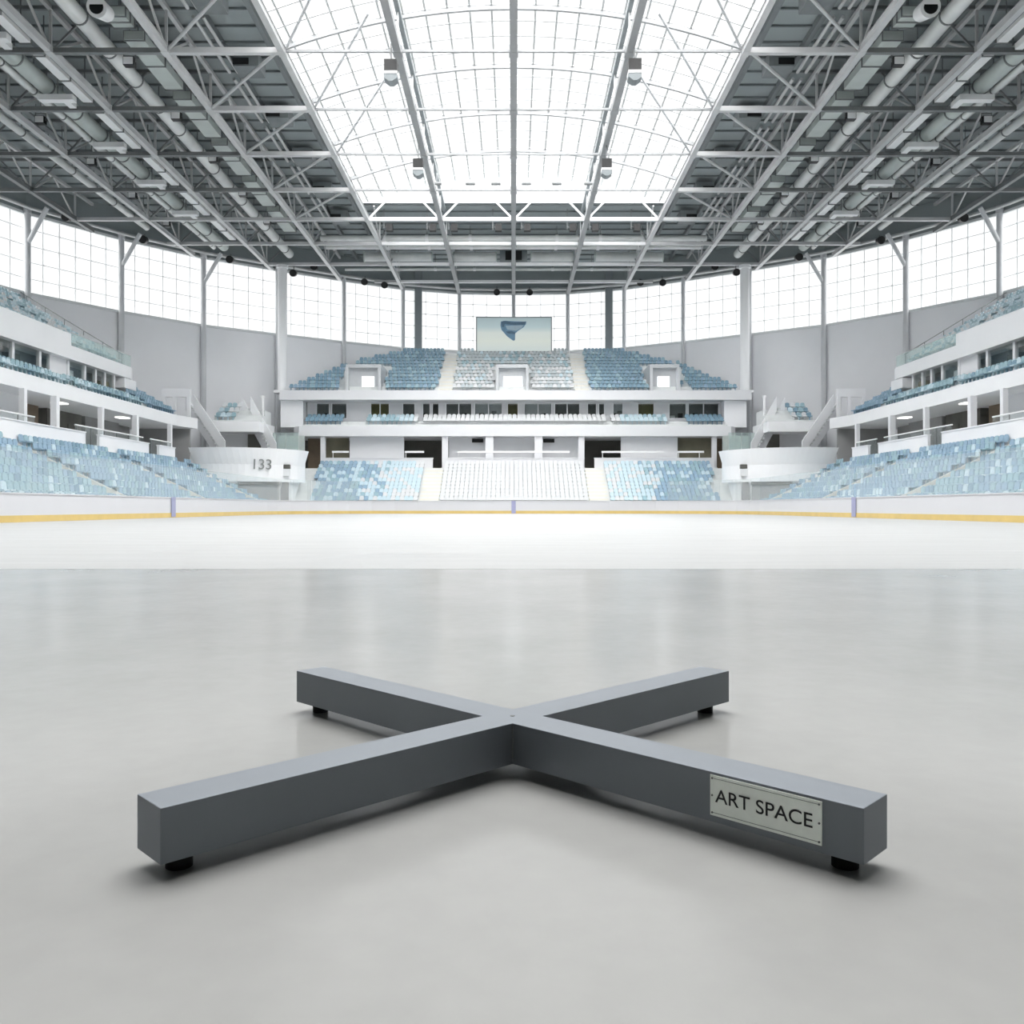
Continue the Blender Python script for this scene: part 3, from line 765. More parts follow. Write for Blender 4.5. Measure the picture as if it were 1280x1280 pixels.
    b = MB(s); b.box(c.x-.4, c.x+.4, c.y-.1, c.y+.3, c.z+.15, c.z+.55); b.build('sign_box', M['roomdark'], t)
    b = MB(s); b.box(c.x-.4, c.x+.4, c.y-.15, c.y+.3, c.z-.55, c.z+.12); b.build('sign_face', M['fascia'], t)
    if s < 0:
        cu_ = bpy.data.curves.new('number', 'FONT'); cu_.body = '133'; cu_.size = 1.35; cu_.align_x = 'CENTER'; cu_.align_y = 'CENTER'; cu_.extrude = .03
        fo = bpy.data.objects.new('number_tmp', cu_); C.objects.link(fo)
        bpy.context.view_layer.update()
        me = bpy.data.meshes.new_from_object(fo.evaluated_get(bpy.context.evaluated_depsgraph_get()))
        bpy.data.objects.remove(fo)
        no = bpy.data.objects.new('number', me); C.objects.link(no); me.materials.clear(); me.materials.append(mat('number_grey', S(136, 138, 138), .6))
        pa, pb = on_drum(316, 581), on_drum(339, 581); mid = (pa+pb)/2
        mid.x = -abs(mid.x); ang = math.atan2(pb.y-pa.y, (-pb.x)-(-pa.x))
        no.location = mid+Vector((.05, -.30, 0)); no.rotation_euler = (PI/2+.10, 0, ang); no.parent = t
    # stair flights
    for i, (P, Q) in enumerate(((at(242, 506, 85), at(281, 564, 83.4)), (at(313, 508, 88), at(345, 566, 86.4)))):
        t = thing('stair_flight', f'sloping white stair flight rising behind the {sd} drum, {"outer" if i == 0 else "inner"} one', 'stairs', 'corner stair flights')
        P = Vector((abs(P.x), P.y, P.z)); Q = Vector((abs(Q.x), Q.y, Q.z))
        for j, (off, m) in enumerate(((0, 'fascia'), (1.5, 'slab'))):
            b = MB(s); o = Vector((off if False else off*.75, off*.6, 0))
            b.prism([(0, 0)], 0, 0) if False else None
            up = Vector((0, 0, 1.0)); dn = Vector((0, 0, -.45)); th = Vector((.0, .22, 0))
            vs = [P+o+dn, Q+o+dn, Q+o+up, P+o+up]; vs += [v+th for v in vs]
            b.add(vs, [(0, 1, 2, 3), (7, 6, 5, 4), (0, 4, 5, 1), (1, 5, 6, 2), (2, 6, 7, 3), (3, 7, 4, 0)])
            b.build('stringer', M[m], t)
        b = MB(s)
        for n_ in range(14):
            f = (n_+.5)/14; p = P+(Q-P)*f
            b.box(p.x-.12+.4, p.x+.14+.4, p.y+.2, p.y+1.0, p.z-.1, p.z+.02)
        b.build('tread', M['terrace'], t)
    b = MB(s); b.box(25.2, 30.6, 85.6, 91.0, 8.1, 9.1)
    struct(b.build(f'floor_corner_gallery_{sd}', M['fascia']), f'white corner gallery slab between the {sd} stair flights', 'slab')
    b = MB(s); prof = [(86.2, 9.1), (86.2, 9.3), (87.2, 9.3), (87.2, 9.9), (88.2, 9.9), (88.2, 10.5), (90.4, 10.5), (90.4, 9.1)]
    b.prism(prof, 25.4, 30.2, axis='x'); struct(b.build(f'floor_corner_terrace_{sd}', M['terrace']), f'small seat steps on the {sd} corner gallery', 'terrace')
    for i in range(3):
        for j in range(4): seats.append((s*(28.15+.52*j), 86.7+i, 9.3+.6*i, -PI/2, rnd.choices([2, 3, 4, 1], [.4, .2, .2, .2])[0], 'cor', None))
    b = MB(s); b.box(24.6, 31, 89, 89.3, 4, 8.1); struct(b.build(f'wall_corner_{sd}', M['wall']), f'cream wall below the {sd} corner gallery', 'wall')
    b = MB(s); b.box(26.0, 27.3, 88.72, 88.98, 4.5, 8.1); tag(b.build('doorway_recess', M['roomdark']), f'dark doorway below the {sd} corner gallery', 'doorway', 'corner doorways')
    b = MB(s); b.box(31.0, 36, 82.6, 82.9, 4, 8.1); struct(b.build(f'wall_concourse_end_{sd}', M['room']), f'grey end wall of the {sd} concourse', 'wall')
    t = thing('glass_screen', f'greenish glass screen between the {sd} drum and the far stand', 'glass screen', 'corner glass screens', (s*23.2, 88, 5.2))
    b = MB(); b.box(-1.3, 1.3, -.03, .03, 0, 3.0); b.build('glass', M['bglass'], t)
    for x in (-1.3, 0, 1.3):
        b = MB(); b.beam((x, 0, 0), (x, 0, 3.0), .07); b.build('mullion', M['tealduct'], t)
    b = MB(s); b.box(21.9, 24.6, 90.4, 90.7, 4, 8.1); struct(b.build(f'wall_corner_pier_{sd}', M['tealduct']), f'green-grey wall behind the {sd} glass screen', 'wall')
    t = thing('flag_post', f'slim white post beside the inner {sd} stair flight', 'post', 'slim white posts', (s*25.6, 88.2, 9.1))
    b = MB(); b.tube((0, 0, 0), (0, 0, 2.7), .13, 10); b.build('shaft', M['white'], t)
    b = MB(); b.tube((0, 0, 2.7), (0, 0, 2.9), .2, 10); b.build('cap', M['white'], t)
    t = thing('gate_frame', f'pale portal frame at the end of the {sd} gallery', 'portal frame', 'gallery portal frames', (s*33.0, 84.6, 9.1))
    for x in (-1.2, -.2, 1.2):
        b = MB(); b.box(x-.15, x+.15, -.15, .15, 0, 2.3); b.build('jamb', M['wall'], t)
    b = MB(); b.box(-1.4, 1.4, -.18, .18, 2.3, 3.1); b.build('header', M['wall'], t)

# ---------------- far stand
fb = MB(); prof = [(83.6, 0), (83.6, .9)]
FN, FD, FR = 11, .638, .376
for i in range(FN): prof += [(83.6+i*FD, .9+i*FR), (83.6+(i+1)*FD, .9+i*FR)]
prof += [(91, .9+(FN-1)*FR), (91, 0)]
fb.prism(prof, -23.6, 23.8, axis='x')
struct(fb.build('floor_lower_terrace_far', M['terrace']), 'stepped concrete terrace of the far lower stand', 'terrace')
for i, x in enumerate((None, -8.25, 8.35)):
    if x is None: continue
    b = MB(); w = .95 if i in (1, 2) else .6
    for j in range(FN):
        y = 83.6+j*FD; z = .9+j*FR; b.box(x-w, x+w, y, y+FD, z, z+.03); b.box(x-w, x+w, y-.4, y, z-.37, z-.2)
    tag(b.build('aisle_stair', M['steps']), ['pale aisle steps at the left end of the far lower stand', 'cream aisle steps left of the central far block', 'cream aisle steps right of the central far block', 'pale aisle steps at the right end of the far lower stand'][i], 'stairs', 'aisle steps of the far stand')
def farcol(x, w0=8.5, w1=14):  # paler towards the middle: the white haze there is put into the seat colours
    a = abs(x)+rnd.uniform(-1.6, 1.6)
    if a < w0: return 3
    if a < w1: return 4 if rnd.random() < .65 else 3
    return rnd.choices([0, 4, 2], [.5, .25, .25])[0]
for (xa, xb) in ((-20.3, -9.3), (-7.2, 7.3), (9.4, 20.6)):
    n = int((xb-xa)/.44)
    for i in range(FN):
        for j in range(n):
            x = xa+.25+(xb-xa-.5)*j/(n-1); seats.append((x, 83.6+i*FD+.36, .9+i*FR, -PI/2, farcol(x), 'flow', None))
for i, (a, c_, lab) in enumerate(((405, 541, 'left stretch'), (553.5, 730, 'central stretch'), (743, 893, 'right stretch'))):
    x0, x1 = (a-642)*90.8*U, (c_-642)*90.8*U
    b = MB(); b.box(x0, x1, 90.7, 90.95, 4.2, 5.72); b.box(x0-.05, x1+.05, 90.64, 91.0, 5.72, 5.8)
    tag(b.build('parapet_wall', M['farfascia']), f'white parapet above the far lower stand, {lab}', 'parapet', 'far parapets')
b = MB(); b.box(-23.6, 23.8, 91.0, 98, 4.0, 4.6); struct(b.build('floor_concourse_far', M['terrace']), 'concourse floor of the far stand', 'floor')
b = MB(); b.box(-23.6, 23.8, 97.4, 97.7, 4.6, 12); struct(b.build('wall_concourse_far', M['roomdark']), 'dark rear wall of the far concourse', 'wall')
X9 = lambda px, Y=92.6: (px-642)*Y*U
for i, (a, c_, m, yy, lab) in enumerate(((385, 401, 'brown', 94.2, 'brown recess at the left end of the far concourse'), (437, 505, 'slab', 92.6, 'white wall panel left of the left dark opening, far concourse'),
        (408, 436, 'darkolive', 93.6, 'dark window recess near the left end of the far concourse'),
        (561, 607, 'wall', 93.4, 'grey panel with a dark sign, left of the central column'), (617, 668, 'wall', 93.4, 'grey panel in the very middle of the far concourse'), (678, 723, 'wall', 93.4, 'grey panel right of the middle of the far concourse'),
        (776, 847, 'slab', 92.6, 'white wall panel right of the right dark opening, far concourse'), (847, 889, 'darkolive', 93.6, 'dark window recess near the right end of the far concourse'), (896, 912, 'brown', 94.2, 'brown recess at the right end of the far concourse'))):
    b = MB(); b.box(X9(a, yy), X9(c_, yy), yy, yy+.2, 4.6, 8.1)
    tag(b.build('recess_wall', M[m]), lab, 'wall panel', 'far concourse panels')
for i, px in enumerate((404, 556.5, 612, 673, 726.5, 892.5)):
    w = (.24, .32, .42, .42, .32, .24)[i]
    t = thing('concourse_column', f'square white column of the far concourse, {ORD[i]} from the left', 'column', 'far concourse columns', (X9(px, 91.6), 91.6, 4.6))
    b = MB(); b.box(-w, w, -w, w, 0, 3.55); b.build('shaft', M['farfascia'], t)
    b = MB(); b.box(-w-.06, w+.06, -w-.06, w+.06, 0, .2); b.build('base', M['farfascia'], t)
for i, (a, c_, py, lab) in enumerate(((590, 604, 551, 'left of the central column'), (679, 693, 551, 'right of the central column'))):
    b = MB(); b.box(X9(a, 93.3), X9(c_, 93.3), 93.22, 93.38, 7.6, 8.0); tag(b.build('dark_sign', M['black']), f'small dark sign under the far gallery, {lab}', 'sign', 'dark signs')
for i, (a, c_) in enumerate(((415, 436), (506, 530), (572, 712), (752, 830), (847, 880))):
    x0, x1 = X9(a, 91.15), X9(c_, 91.15)
    t = thing('guard_rail', f'white handrail of the far concourse, {ORD[i]} from the left', 'railing', 'far concourse rails', (x0, 91.2, 5.8))
    b = MB(); b.box(0, x1-x0, -.05, .05, .55, .75); b.build('handrail', M['white'], t)
    q = .1
    while q < x1-x0:
        b = MB(); b.beam((q, 0, 0), (q, 0, .55), .06); b.build('baluster', M['white'], t); q += 2.2
b = MB(); b.prism([(-22.6, 91.0), (22.9, 91.0), (23.6, 92), (23.6, 98), (-23.4, 98), (-23.4, 92)], 8.1, 9.15, axis='z')
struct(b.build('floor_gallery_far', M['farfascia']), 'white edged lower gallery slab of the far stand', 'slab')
b = MB(); b.box(-22.2, 22.6, 91.3, 92.2, 9.15, 9.35); b.box(-22.2, 22.6, 92.2, 93.6, 9.15, 9.75)
struct(b.build('floor_gallery_terrace_far', M['terrace']), 'two seat steps on the far gallery', 'terrace')
x = -21.9
while x < 22.4:
    px = 642+x*1080/92
    for i in range(2):
        if 430 < px < 460 or 832 < px < 856 or 520 < px < 530 or 755 < px < 765: continue
        c = 3 if 515 < px < 775 else (1 if px < 432 or px > 855 else rnd.choice([2, 4, 4]))  # pale middle stretch: haze painted into the gallery seat colours
        seats.append((x, 91.7+.9*i, 9.35+.4*i, -PI/2, c, 'fmid', None))
    x += .5
# lounge wall with window openings
WIN = [(395, 412, 0), (414, 434, 0), (463, 487, 1), (503, 519, 0), (528, 538, 0), (540, 549, 0), (557, 590, 0), (593, 628, 2), (634, 648, 1), (655, 690, 2), (693, 725, 0), (734, 746, 0), (748, 756, 0), (766, 779, 2), (797, 818, 1), (836, 858, 0), (860, 899, 0)]
YL = 93.8
t = thing('lounge_wall', 'white lounge wall with a band of windows above the far gallery seats', 'lounge front')
b = MB(); b.box(-22.4, 22.8, YL, YL+.25, 9.15, 10.2); b.box(-22.4, 22.8, YL, YL+.25, 11.85, 12.0)
prev = -22.4
for a, c_, _ in WIN:
    x0, x1 = X9(a, YL), X9(c_, YL); b.box(prev, x0, YL, YL+.25, 10.2, 11.85); prev = x1
b.box(prev, 22.8, YL, YL+.25, 10.2, 11.85)
b.build('wall', M['farfascia'], t)
for i, (a, c_, kd) in enumerate(WIN):
    x0, x1 = X9(a, YL), X9(c_, YL)
    f = MB(); f.box(x0, x0+.08, YL-.04, YL+.2, 10.2, 11.85); f.box(x1-.08, x1, YL-.04, YL+.2, 10.2, 11.85); f.box(x0, x1, YL-.04, YL+.2, 10.2, 10.28)
    if x1-x0 > 2: f.box((x0+x1)/2-.05, (x0+x1)/2+.05, YL-.04, YL+.2, 10.2, 11.85)
    w = f.build('window', M['slab'], t)
    f = MB(); f.box(x0, x1, YL+.08, YL+.11, 10.2, 11.85); f.build('pane', M['boxglass'], w)
    f = MB(); f.box(x0-.1, x1+.1, YL+.62, YL+.7, 9.2, 11.9); f.build('back_panel', M[('room', 'olive', 'wall')[kd]], w)
    if kd != 1:
        for q in range(2):
            xx = x0+(x1-x0)*(.25+.45*q); f = MB(); f.box(xx-.25, xx+.25, YL+.35, YL+.6, 9.5, 10.6+.25*((i+q) % 3)); f.build('chair_back', M[('white', 'black', 'room')[(i+q) % 3]], w)
b = MB()
for s in (-1, 1): b.box(s*22.5, s*24.9, 92.3, 97.2, 9.15, 11.99)
struct(b.build('wall_gallery_ends', M['wall']), 'pale end piers of the far gallery', 'wall')
b = MB(); b.prism([(-24.8, 91.5), (25.2, 91.5), (25.2, 99.2), (-24.8, 99.2)], 12.0, 13.0, axis='z')
struct(b.build('floor_upper_slab_far', M['farfascia']), 'white edged slab of the far upper stand', 'slab')
UN, UD, UR = 12, .95, .525
prof_rows = []
for i in range(UN):
    y0 = 92.3+i*UD; z = 13.1+i*UR; xl = min(24.2-.72*i, ring_x(min(y0+UD+.6, 106))-.4)
    prof_rows.append((y0, z, xl))
b = MB()
for y0, z, xl in prof_rows: b.box(-xl, xl, y0, y0+UD+(.0 if y0 < 102 else .9), 13.0, z)
struct(b.build('floor_upper_terrace_far', M['terrace']), 'stepped terrace of the far upper stand', 'terrace')
PORT = [(-16.1, 1.9), (-.15, 1.75), (16.2, 1.6)]
for i, (y0, z, xl) in enumerate(prof_rows):
    x = -xl+.3
    while x < xl-.2:
        ok = not (6.5 < abs(x) < 8.2) and not (18.3 < abs(x) < 18.9)
        for xc, hw in PORT:
            if abs(x-xc) < hw+.25 and y0 < 98.5: ok = False
        if abs(x) < 4.9 and y0 > 102: ok = False
        if ok:
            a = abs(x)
            if a < 6.5: c = rnd.choices([3, 5, 4], [.45, .45, .1])[0] if i < 6 else rnd.choices([5, 4, 3, 2], [.6, .15, .1, .15])[0]  # pale and grey middle block: haze painted into the seat colours
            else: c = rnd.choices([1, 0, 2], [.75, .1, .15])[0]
            seats.append((x, y0+.5, z, -PI/2, c, 'fup', None))
        x += .45
for i, x0 in enumerate((-7.35, 7.35)):
    b = MB()
    for y0, z, xl in prof_rows[:-1]:
        b.box(x0-.75, x0+.75, y0, y0+UD, z, z+.04); b.box(x0-.75, x0+.75, y0-.4, y0, z-.5, z-.25)
    tag(b.build('aisle_stair', M['steps']), f'pale aisle steps of the far upper stand, {("left", "right")[i]} of the middle', 'stairs', 'aisle steps of the far upper stand')
for i, ((xc, hw), lab, dx0, dx1) in enumerate(zip(PORT, ('left', 'central', 'right'), (-.3, -.95, -.65), (1.05, 1.1, .65))):
    t = thing('exit_portal', f'pale portal with a bright doorway in the far upper stand, {lab} one', 'exit portal', 'bright exit portals', (xc, 92.35, 13.0))
    b = MB(); b.box(-hw, -hw+.3, 0, 5, 0, 2.6); b.box(hw-.3, hw, 0, 5, 0, 2.6); b.box(-hw, hw, .4, 5.2, 2.6, 2.95); b.build('surround', M['portalgrey'], t)
    b = MB(); b.box(-hw, dx0, 1.0, 1.2, 0, 2.6); b.box(dx1, hw, 1.0, 1.2, 0, 2.6); b.box(dx0, dx1, 1.0, 1.2, 1.75, 2.6); b.build('inner_wall', M['portalgrey'], t)
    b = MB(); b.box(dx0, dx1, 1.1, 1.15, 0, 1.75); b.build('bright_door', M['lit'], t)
# scoreboard
sb = thing('scoreboard', 'large flat scoreboard screen with a blue emblem above the far seats', 'scoreboard', None, (0, 104.1, 0))
x0, x1, z0, z1 = (595-642)*104.1*U, (690-642)*104.1*U, CAMZ+(634-440)*104.1*U, CAMZ+(634-396)*104.1*U
b = MB(); b.box(x0, x1, .03, .5, z0, z1); b.build('housing', M['greypost'], sb)
m = bpy.data.materials.new('screen_picture'); m.use_nodes = True; nt = m.node_tree; pb = nt.nodes['Principled BSDF']
tcn = nt.nodes.new('ShaderNodeTexCoord'); sp = nt.nodes.new('ShaderNodeSeparateXYZ'); cr = nt.nodes.new('ShaderNodeValToRGB')
nt.links.new(tcn.outputs['Generated'], sp.inputs[0]); nt.links.new(sp.outputs['Z'], cr.inputs[0])
cr.color_ramp.elements[0].position = 0; cr.color_ramp.elements[0].color = (*S(196, 205, 203), 1)
cr.color_ramp.elements[1].position = 1; cr.color_ramp.elements[1].color = (*S(160, 178, 182), 1)
for pos, col in ((.3, S(206, 212, 204)), (.55, S(204, 211, 206)), (.72, S(176, 194, 196))):
    e = cr.color_ramp.elements.new(pos); e.color = (*col, 1)
nt.links.new(cr.outputs[0], pb.inputs['Base Color']); pb.inputs['Roughness'].default_value = .3
nt.links.new(cr.outputs[0], pb.inputs['Emission Color']); pb.inputs['Emission Strength'].default_value = .38
b = MB(); b.box(x0+.12, x1-.12, 0, .05, z0+.12, z1-.12); b.build('screen', m, sb)
def logo(pts, mm, nm, yo):
    b = MB(); b.prism([((px-642)*104.1*U, CAMZ+(634-py)*104.1*U) for px, py in pts], yo-.01, yo); return b.build(nm, mm, sb)
LB = [mat('emblem_dark_blue', S(88, 122, 148), .4, var=.12, scale=2), mat('emblem_blue', S(116, 158, 188), .4, var=.1, scale=2), mat('emblem_pale', S(176, 200, 214), .4, var=.06, scale=2)]
logo([(626, 402), (630, 401), (655, 402), (658, 401.6), (657.6, 405), (654.5, 409), (647, 414), (644, 417), (643.8, 425.2), (641.5, 426), (634, 420.5), (627, 412.5), (625.4, 407)], LB[1], 'emblem', -.01)
logo([(626.5, 402.2), (632, 401), (640, 403), (657.5, 402.2), (656.5, 406), (640, 406.3), (631, 405), (629.5, 409), (627.5, 409)], LB[0], 'emblem_band', -.02)
logo([(632, 407.2), (654.5, 406.6), (652, 410), (645, 413.6), (634.5, 412), (633, 410)], LB[2], 'emblem_highlight', -.02)
logo([(632, 414.5), (640, 414), (644, 415.5), (643.6, 417.6), (637, 417.2), (634.5, 416.4)], LB[0], 'emblem_fold', -.02)
b = MB()
for x in (-3.6, 3.6): b.box(x-.15, x+.15, .5, .9, z0-.8, z0+.6)
b.build('support_legs', M['greypost'], sb)

# ------------------------------------------------------------------ seats
def seat_mesh():
    b = MB()
    # faces +x; origin on the step
    b.box(-.1, .06, -.04, .04, 0, .4)                                   # pedestal
    b.prism([(-.16, .38), (.22, .42), (.26, .40), (.26, .46), (.22, .48), (-.16, .46)], -.205, .205)      # pan
    o = [(-.21, .44), (-.225, .72), (-.17, .83), (-.08, .87), (.08, .87), (.17, .83), (.225, .72), (.21, .44)]
    vs = [(-.17-.10*(z-.44), y, z) for y, z in o]+[(-.24-.10*(z-.44), y, z) for y, z in o]; n = 8
    b.add(vs, [tuple(range(n)), tuple(range(2*n-1, n-1, -1))]+[(i, i+n, (i+1) % n+n, (i+1) % n) for i in range(n)])
    return b
seats = [p for p in seats if p[5] not in ('flow', 'low') or (Vector((abs(p[0]), p[1]))-cc).length > rr+.35]
SB = seat_mesh()
protos = []
for k in SEATM:
    bb = MB(); bb.v, bb.f, bb.mi, bb.sm = list(SB.v), list(SB.f), list(SB.mi), list(SB.sm)
    o = bb.build('stadium_seat', M[k]); protos.append(o.data); bpy.data.objects.remove(o)
def seen(p):
    x, y, z = p[:3]
    if y < 2: return False
    zz = z+.6; px = 642+x/y*1080
    if px < 3 or px > 1277: return False
    # above the barrier top where the sight line crosses it
    f = 20/abs(x)
    return p[5] == 'low' and CAMZ+(zz-CAMZ)*f > ZBRD+.03
cand = [i for i, p in enumerate(seats) if seen(p)]
cand.sort(key=lambda i: seats[i][1]+.15*abs(seats[i][0]))
pick = []
for s in (-1, 1): pick += [i for i in cand if seats[i][6][0] == s][:150]
pick = set(pick)
CW = ['blue', 'deep blue', 'teal', 'pale', 'ice blue', 'grey']
names_block = {0: 'before the nearest aisle', 1: 'block before the nearest visible aisle', 2: 'block past the nearest visible aisle', 3: 'block past the second visible aisle', 4: 'end block'}
mv, mf, mm_ = [], [], []
sv = SB.v; sf = SB.f
for i, p in enumerate(seats):
    x, y, z, r, c, tier, tg = p
    if i in pick:
        o = bpy.data.objects.new('stadium_seat', protos[c]); C.objects.link(o); o.location = (x, y, z); o.rotation_euler = (0, 0, r)
        s, bi, row, j, n = tg
        tag(o, f'{CW[c]} seat, {SIDE[s]} stand, {names_block[bi]}, {ORD[row]} row up, {ORD[j]} along', 'seat', 'stadium seats')
    else:
        ca, sa = math.cos(r), math.sin(r); b0 = len(mv)
        k = .95 if tier == 'flow' else .9 if tier == 'fup' else 1.0
        mv += [(x+vx*k*ca-vy*k*sa, y+vx*k*sa+vy*k*ca, z+vz_*k) for vx, vy, vz_ in sv]
        mf += [tuple(b0+q for q in f) for f in sf]; mm_ += [c]*len(sf)
me = bpy.data.meshes.new('stadium_seats'); me.from_pydata(mv, [], mf)
for k in SEATM: me.materials.append(M[k])
me.polygons.foreach_set('material_index', mm_); me.update()
so = bpy.data.objects.new('stadium_seats', me); C.objects.link(so)
tag(so, 'all the smaller distant stadium seats of the far, upper and gallery stands', 'seats', 'stadium seats', 'stuff')

# ------------------------------------------------------------------ the X-shaped display base
UNI = .5825; D = 3.4815*UNI; LF = 1.4499*UNI; LB_ = 1.4672*UNI; W = .1699*UNI; TH = .7705
ZTOP = CAMZ-.8409*UNI; ZBOT = CAMZ-1.0*UNI
base = thing('cross_stand', 'dark grey metal X-shaped display base lying on the floor, with a name plate', 'display base', None, (0, D, 0))
base.location.x = 0.0-.0024
cT, sT = math.cos(TH), math.sin(TH)
dirs = [(cT, -sT, LF), (cT, sT, LB_), (-cT, sT, LB_), (-cT, -sT, LF)]     # FR, BR, BL, FL (counter-clockwise)
hx, hy = W/2/sT, W/2/cT
inner = [(hx, 0), (0, hy), (-hx, 0), (0, -hy)]      # after FR->right, after BR->back, after BL->left, after FL->front
out = []
for (dx, dy, L), inn in zip(dirs, inner):
    nx, ny = -dy, dx
    out += [(dx*L-nx*W/2, dy*L-ny*W/2), (dx*L+nx*W/2, dy*L+ny*W/2), inn]
bm = bmesh.new()
lo = [bm.verts.new((x, y, ZBOT)) for x, y in out]; hi = [bm.verts.new((x, y, ZTOP)) for x, y in out]
bm.faces.new(hi); bm.faces.new(lo[::-1])
for i in range(len(out)): j = (i+1) % len(out); bm.faces.new((lo[i], lo[j], hi[j], hi[i]))
bmesh.ops.recalc_face_normals(bm, faces=bm.faces)
bmesh.ops.bevel(bm, geom=[e for e in bm.edges], offset=.0016, segments=2, affect='EDGES', profile=.6)
me = bpy.data.meshes.new('frame'); bm.to_mesh(me); bm.free()
mt = mat('dark_grey_metal', S(115, 122, 130), .7, metal=.7, var=.04, scale=5, coat=1.0)
pbn = mt.node_tree.nodes['Principled BSDF']; pbn.inputs['IOR'].default_value = 2.0; pbn.inputs['Coat IOR'].default_value = 1.6; pbn.inputs['Coat Roughness'].default_value = .62; me.materials.append(mt)
fo = bpy.data.objects.new('frame', me); C.objects.link(fo); fo.parent = base
M['foot'] = mat('black_rubber', S(20, 20, 21), .7, var=.1, scale=20)
for (dx, dy, L), nm in zip(dirs, 'abcd'):
    r0 = L-.052
    f = MB(); cx, cy = dx*r0, dy*r0
    f.tube((cx, cy, 0), (cx, cy, ZBOT+.001), .0225, 28)
    f.build('foot', M['foot'], base)
# centre screw and weld line at the front inner corner
f = MB(); f.tube((0, 0, ZTOP), (0, 0, ZTOP+.0012), .0055, 16); f.build('centre_screw', mat('screw_grey', S(120, 120, 118), .4, metal=.8), base)
f = MB(); f.beam((0, -hy-.0008, ZBOT+.012), (0, -hy-.0008, ZTOP-.003), .0035, .003); f.build('weld_seam', mat('weld_grey', S(96, 98, 100), .5, metal=.5), base)
# name plate on the front face of the right front arm
dx, dy = cT, -sT; nx, ny = -sT, -cT          # along the arm, outward normal toward the viewer
def face_s(px):       # distance along the arm at which the face is seen at px
    lo_, hi_ = 0.0, LF
    for _ in range(60):
        m_ = (lo_+hi_)/2; X = dx*m_+nx*W/2-.0024; Y = D+dy*m_+ny*W/2
        if 642+1080*X/Y-2+2 < px: lo_ = m_
        else: hi_ = m_
    return (lo_+hi_)/2
s0, s1 = face_s(888.5), face_s(1028)
def zpix(s_, py): Y = D+dy*s_+ny*W/2; return CAMZ+(634-py)*Y*U
zp0 = (zpix(s0, 1018)+zpix(s1, 1057))/2; zp1 = (zpix(s0, 969.5)+zpix(s1, 1000))/2
zp0 = max(zp0, ZBOT+.006); zp1 = min(zp1, ZTOP-.004)
pc = Vector((dx*(s0+s1)/2+nx*W/2, dy*(s0+s1)/2+ny*W/2, (zp0+zp1)/2))
plate = MB(); pw, ph = s1-s0, zp1-zp0
plate.box(-pw/2, pw/2, -.0022, 0, -ph/2, ph/2)
plo = plate.build('name_plate', mat('plate_aluminium', S(240, 246, 238), .45, metal=.0, var=.05, scale=30), base)
plo['label'] = 'pale aluminium plate lettered ART SPACE'
plo.location = pc; plo.rotation_euler = (0, 0, math.atan2(dy, dx))
ink = mat('black_ink', S(26, 28, 28), .6, var=.05)
bd = MB(); e = .0052; t_ = .0007
for (xa, xb, za, zb) in ((-pw/2+e, pw/2-e, ph/2-e-t_, ph/2-e), (-pw/2+e, pw/2-e, -ph/2+e, -ph/2+e+t_)):
    bd.box(xa, xb, -.0026, -.002, za, zb)
bd.build('border_line', mat('engraved_grey', S(92, 98, 96), .6), plo)
cu_ = bpy.data.curves.new('lettering', 'FONT'); cu_.body = 'ART SPACE'; cu_.size = 1; cu_.align_x = 'CENTER'; cu_.align_y = 'CENTER'; cu_.extrude = .0; cu_.offset = .006
fo_ = bpy.data.objects.new('lettering_tmp', cu_); C.objects.link(fo_); bpy.context.view_layer.update()
me = bpy.data.meshes.new_from_object(fo_.evaluated_get(bpy.context.evaluated_depsgraph_get())); bpy.data.objects.remove(fo_)
xs_ = [v.co.x for v in me.vertices]; ys_ = [v.co.y for v in me.vertices]
wx, wy = max(xs_)-min(xs_), max(ys_)-min(ys_); cx_, cy_ = (max(xs_)+min(xs_))/2, (max(ys_)+min(ys_))/2
kx = pw*.875/wx; ky = ph*.335/wy
for v in me.vertices: v.co = ((v.co.x-cx_)*kx-pw*.012, -.0029, (v.co.y-cy_)*ky+ph*.015)
me.materials.clear(); me.materials.append(ink)
lt = bpy.data.objects.new('lettering', me); C.objects.link(lt); lt.parent = plo
rv = mat('rivet_grey', S(112, 118, 115), .4, metal=.6)
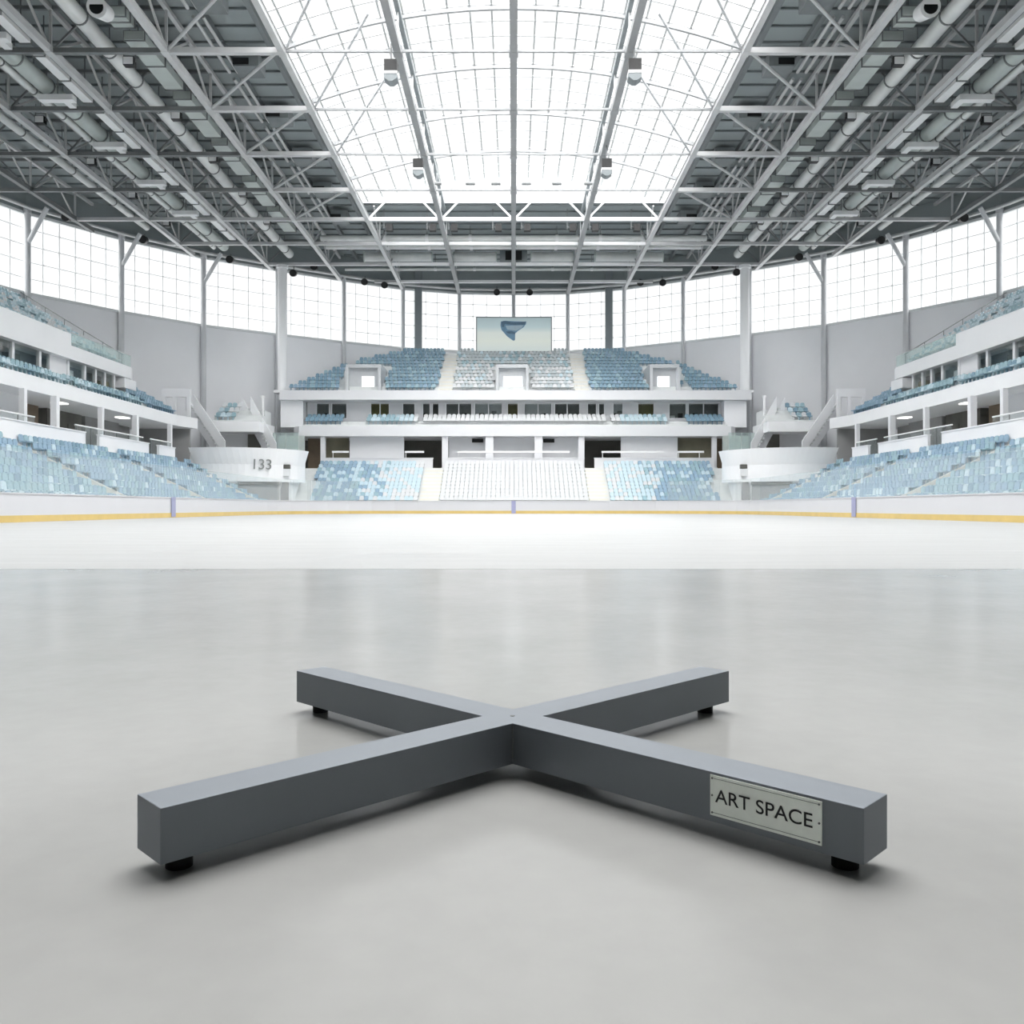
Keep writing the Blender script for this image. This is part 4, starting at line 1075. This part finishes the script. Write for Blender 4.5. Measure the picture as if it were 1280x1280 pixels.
for rx in (-1, 1):
    for rz in (-1, 0, 1):
        f = MB(); f.tube((rx*(pw/2-.0045), -.0036, rz*(ph/2-.0055)), (rx*(pw/2-.0045), -.002, rz*(ph/2-.0055)), .0018, 12); f.build('rivet', rv, plo)

# ------------------------------------------------------------------ light: bright overcast sky through the glass
SKY = 7.5
w = bpy.data.worlds.new('world'); sc.world = w; w.use_nodes = True; nt = w.node_tree
bg = nt.nodes['Background']
tcn = nt.nodes.new('ShaderNodeTexCoord'); dt = nt.nodes.new('ShaderNodeVectorMath'); dt.operation = 'DOT_PRODUCT'; cr = nt.nodes.new('ShaderNodeValToRGB')
dt.inputs[1].default_value = (0, -.37, .929)       # the veiled sun stands high behind the viewer: the overcast brightens towards it
nt.links.new(tcn.outputs['Generated'], dt.inputs[0]); nt.links.new(dt.outputs['Value'], cr.inputs[0]); nt.links.new(cr.outputs[0], bg.inputs['Color'])
cr.color_ramp.elements[0].position = .22; cr.color_ramp.elements[0].color = (.140, .141, .142, 1)
cr.color_ramp.elements[1].position = .80; cr.color_ramp.elements[1].color = (1.0, .99, .98, 1)
e = cr.color_ramp.elements.new(.46); e.color = (.60, .60, .60, 1)
bg.inputs['Strength'].default_value = SKY
def portal(loc, nrm, sx, sy):
    l = bpy.data.lights.new('daylight_portal', 'AREA'); l.shape = 'RECTANGLE'; l.size = sx; l.size_y = sy
    l.cycles.is_portal = True
    o = bpy.data.objects.new('daylight_portal', l); C.objects.link(o); o.location = loc
    o.rotation_euler = Vector(nrm).to_track_quat('-Z', 'Y').to_euler()
for mid, nrm, ln, h in portals: portal(mid-nrm*.2, nrm, ln, h)
portal((0, (YE+2)/2, 32.7), (0, 0, -1), 2*XS, YE-2)

sc.view_settings.view_transform = 'Standard'; sc.view_settings.look = 'None'
sc.view_settings.gamma = 1; sc.view_settings.use_curve_mapping = False
sc.view_settings.exposure = 0.22
cy = sc.cycles
cy.use_denoising = True
cy.max_bounces = 8; cy.diffuse_bounces = 4; cy.glossy_bounces = 3; cy.transparent_max_bounces = 24; cy.transmission_bounces = 4
cy.caustics_reflective = False; cy.caustics_refractive = False
cy.sample_clamp_indirect = 8
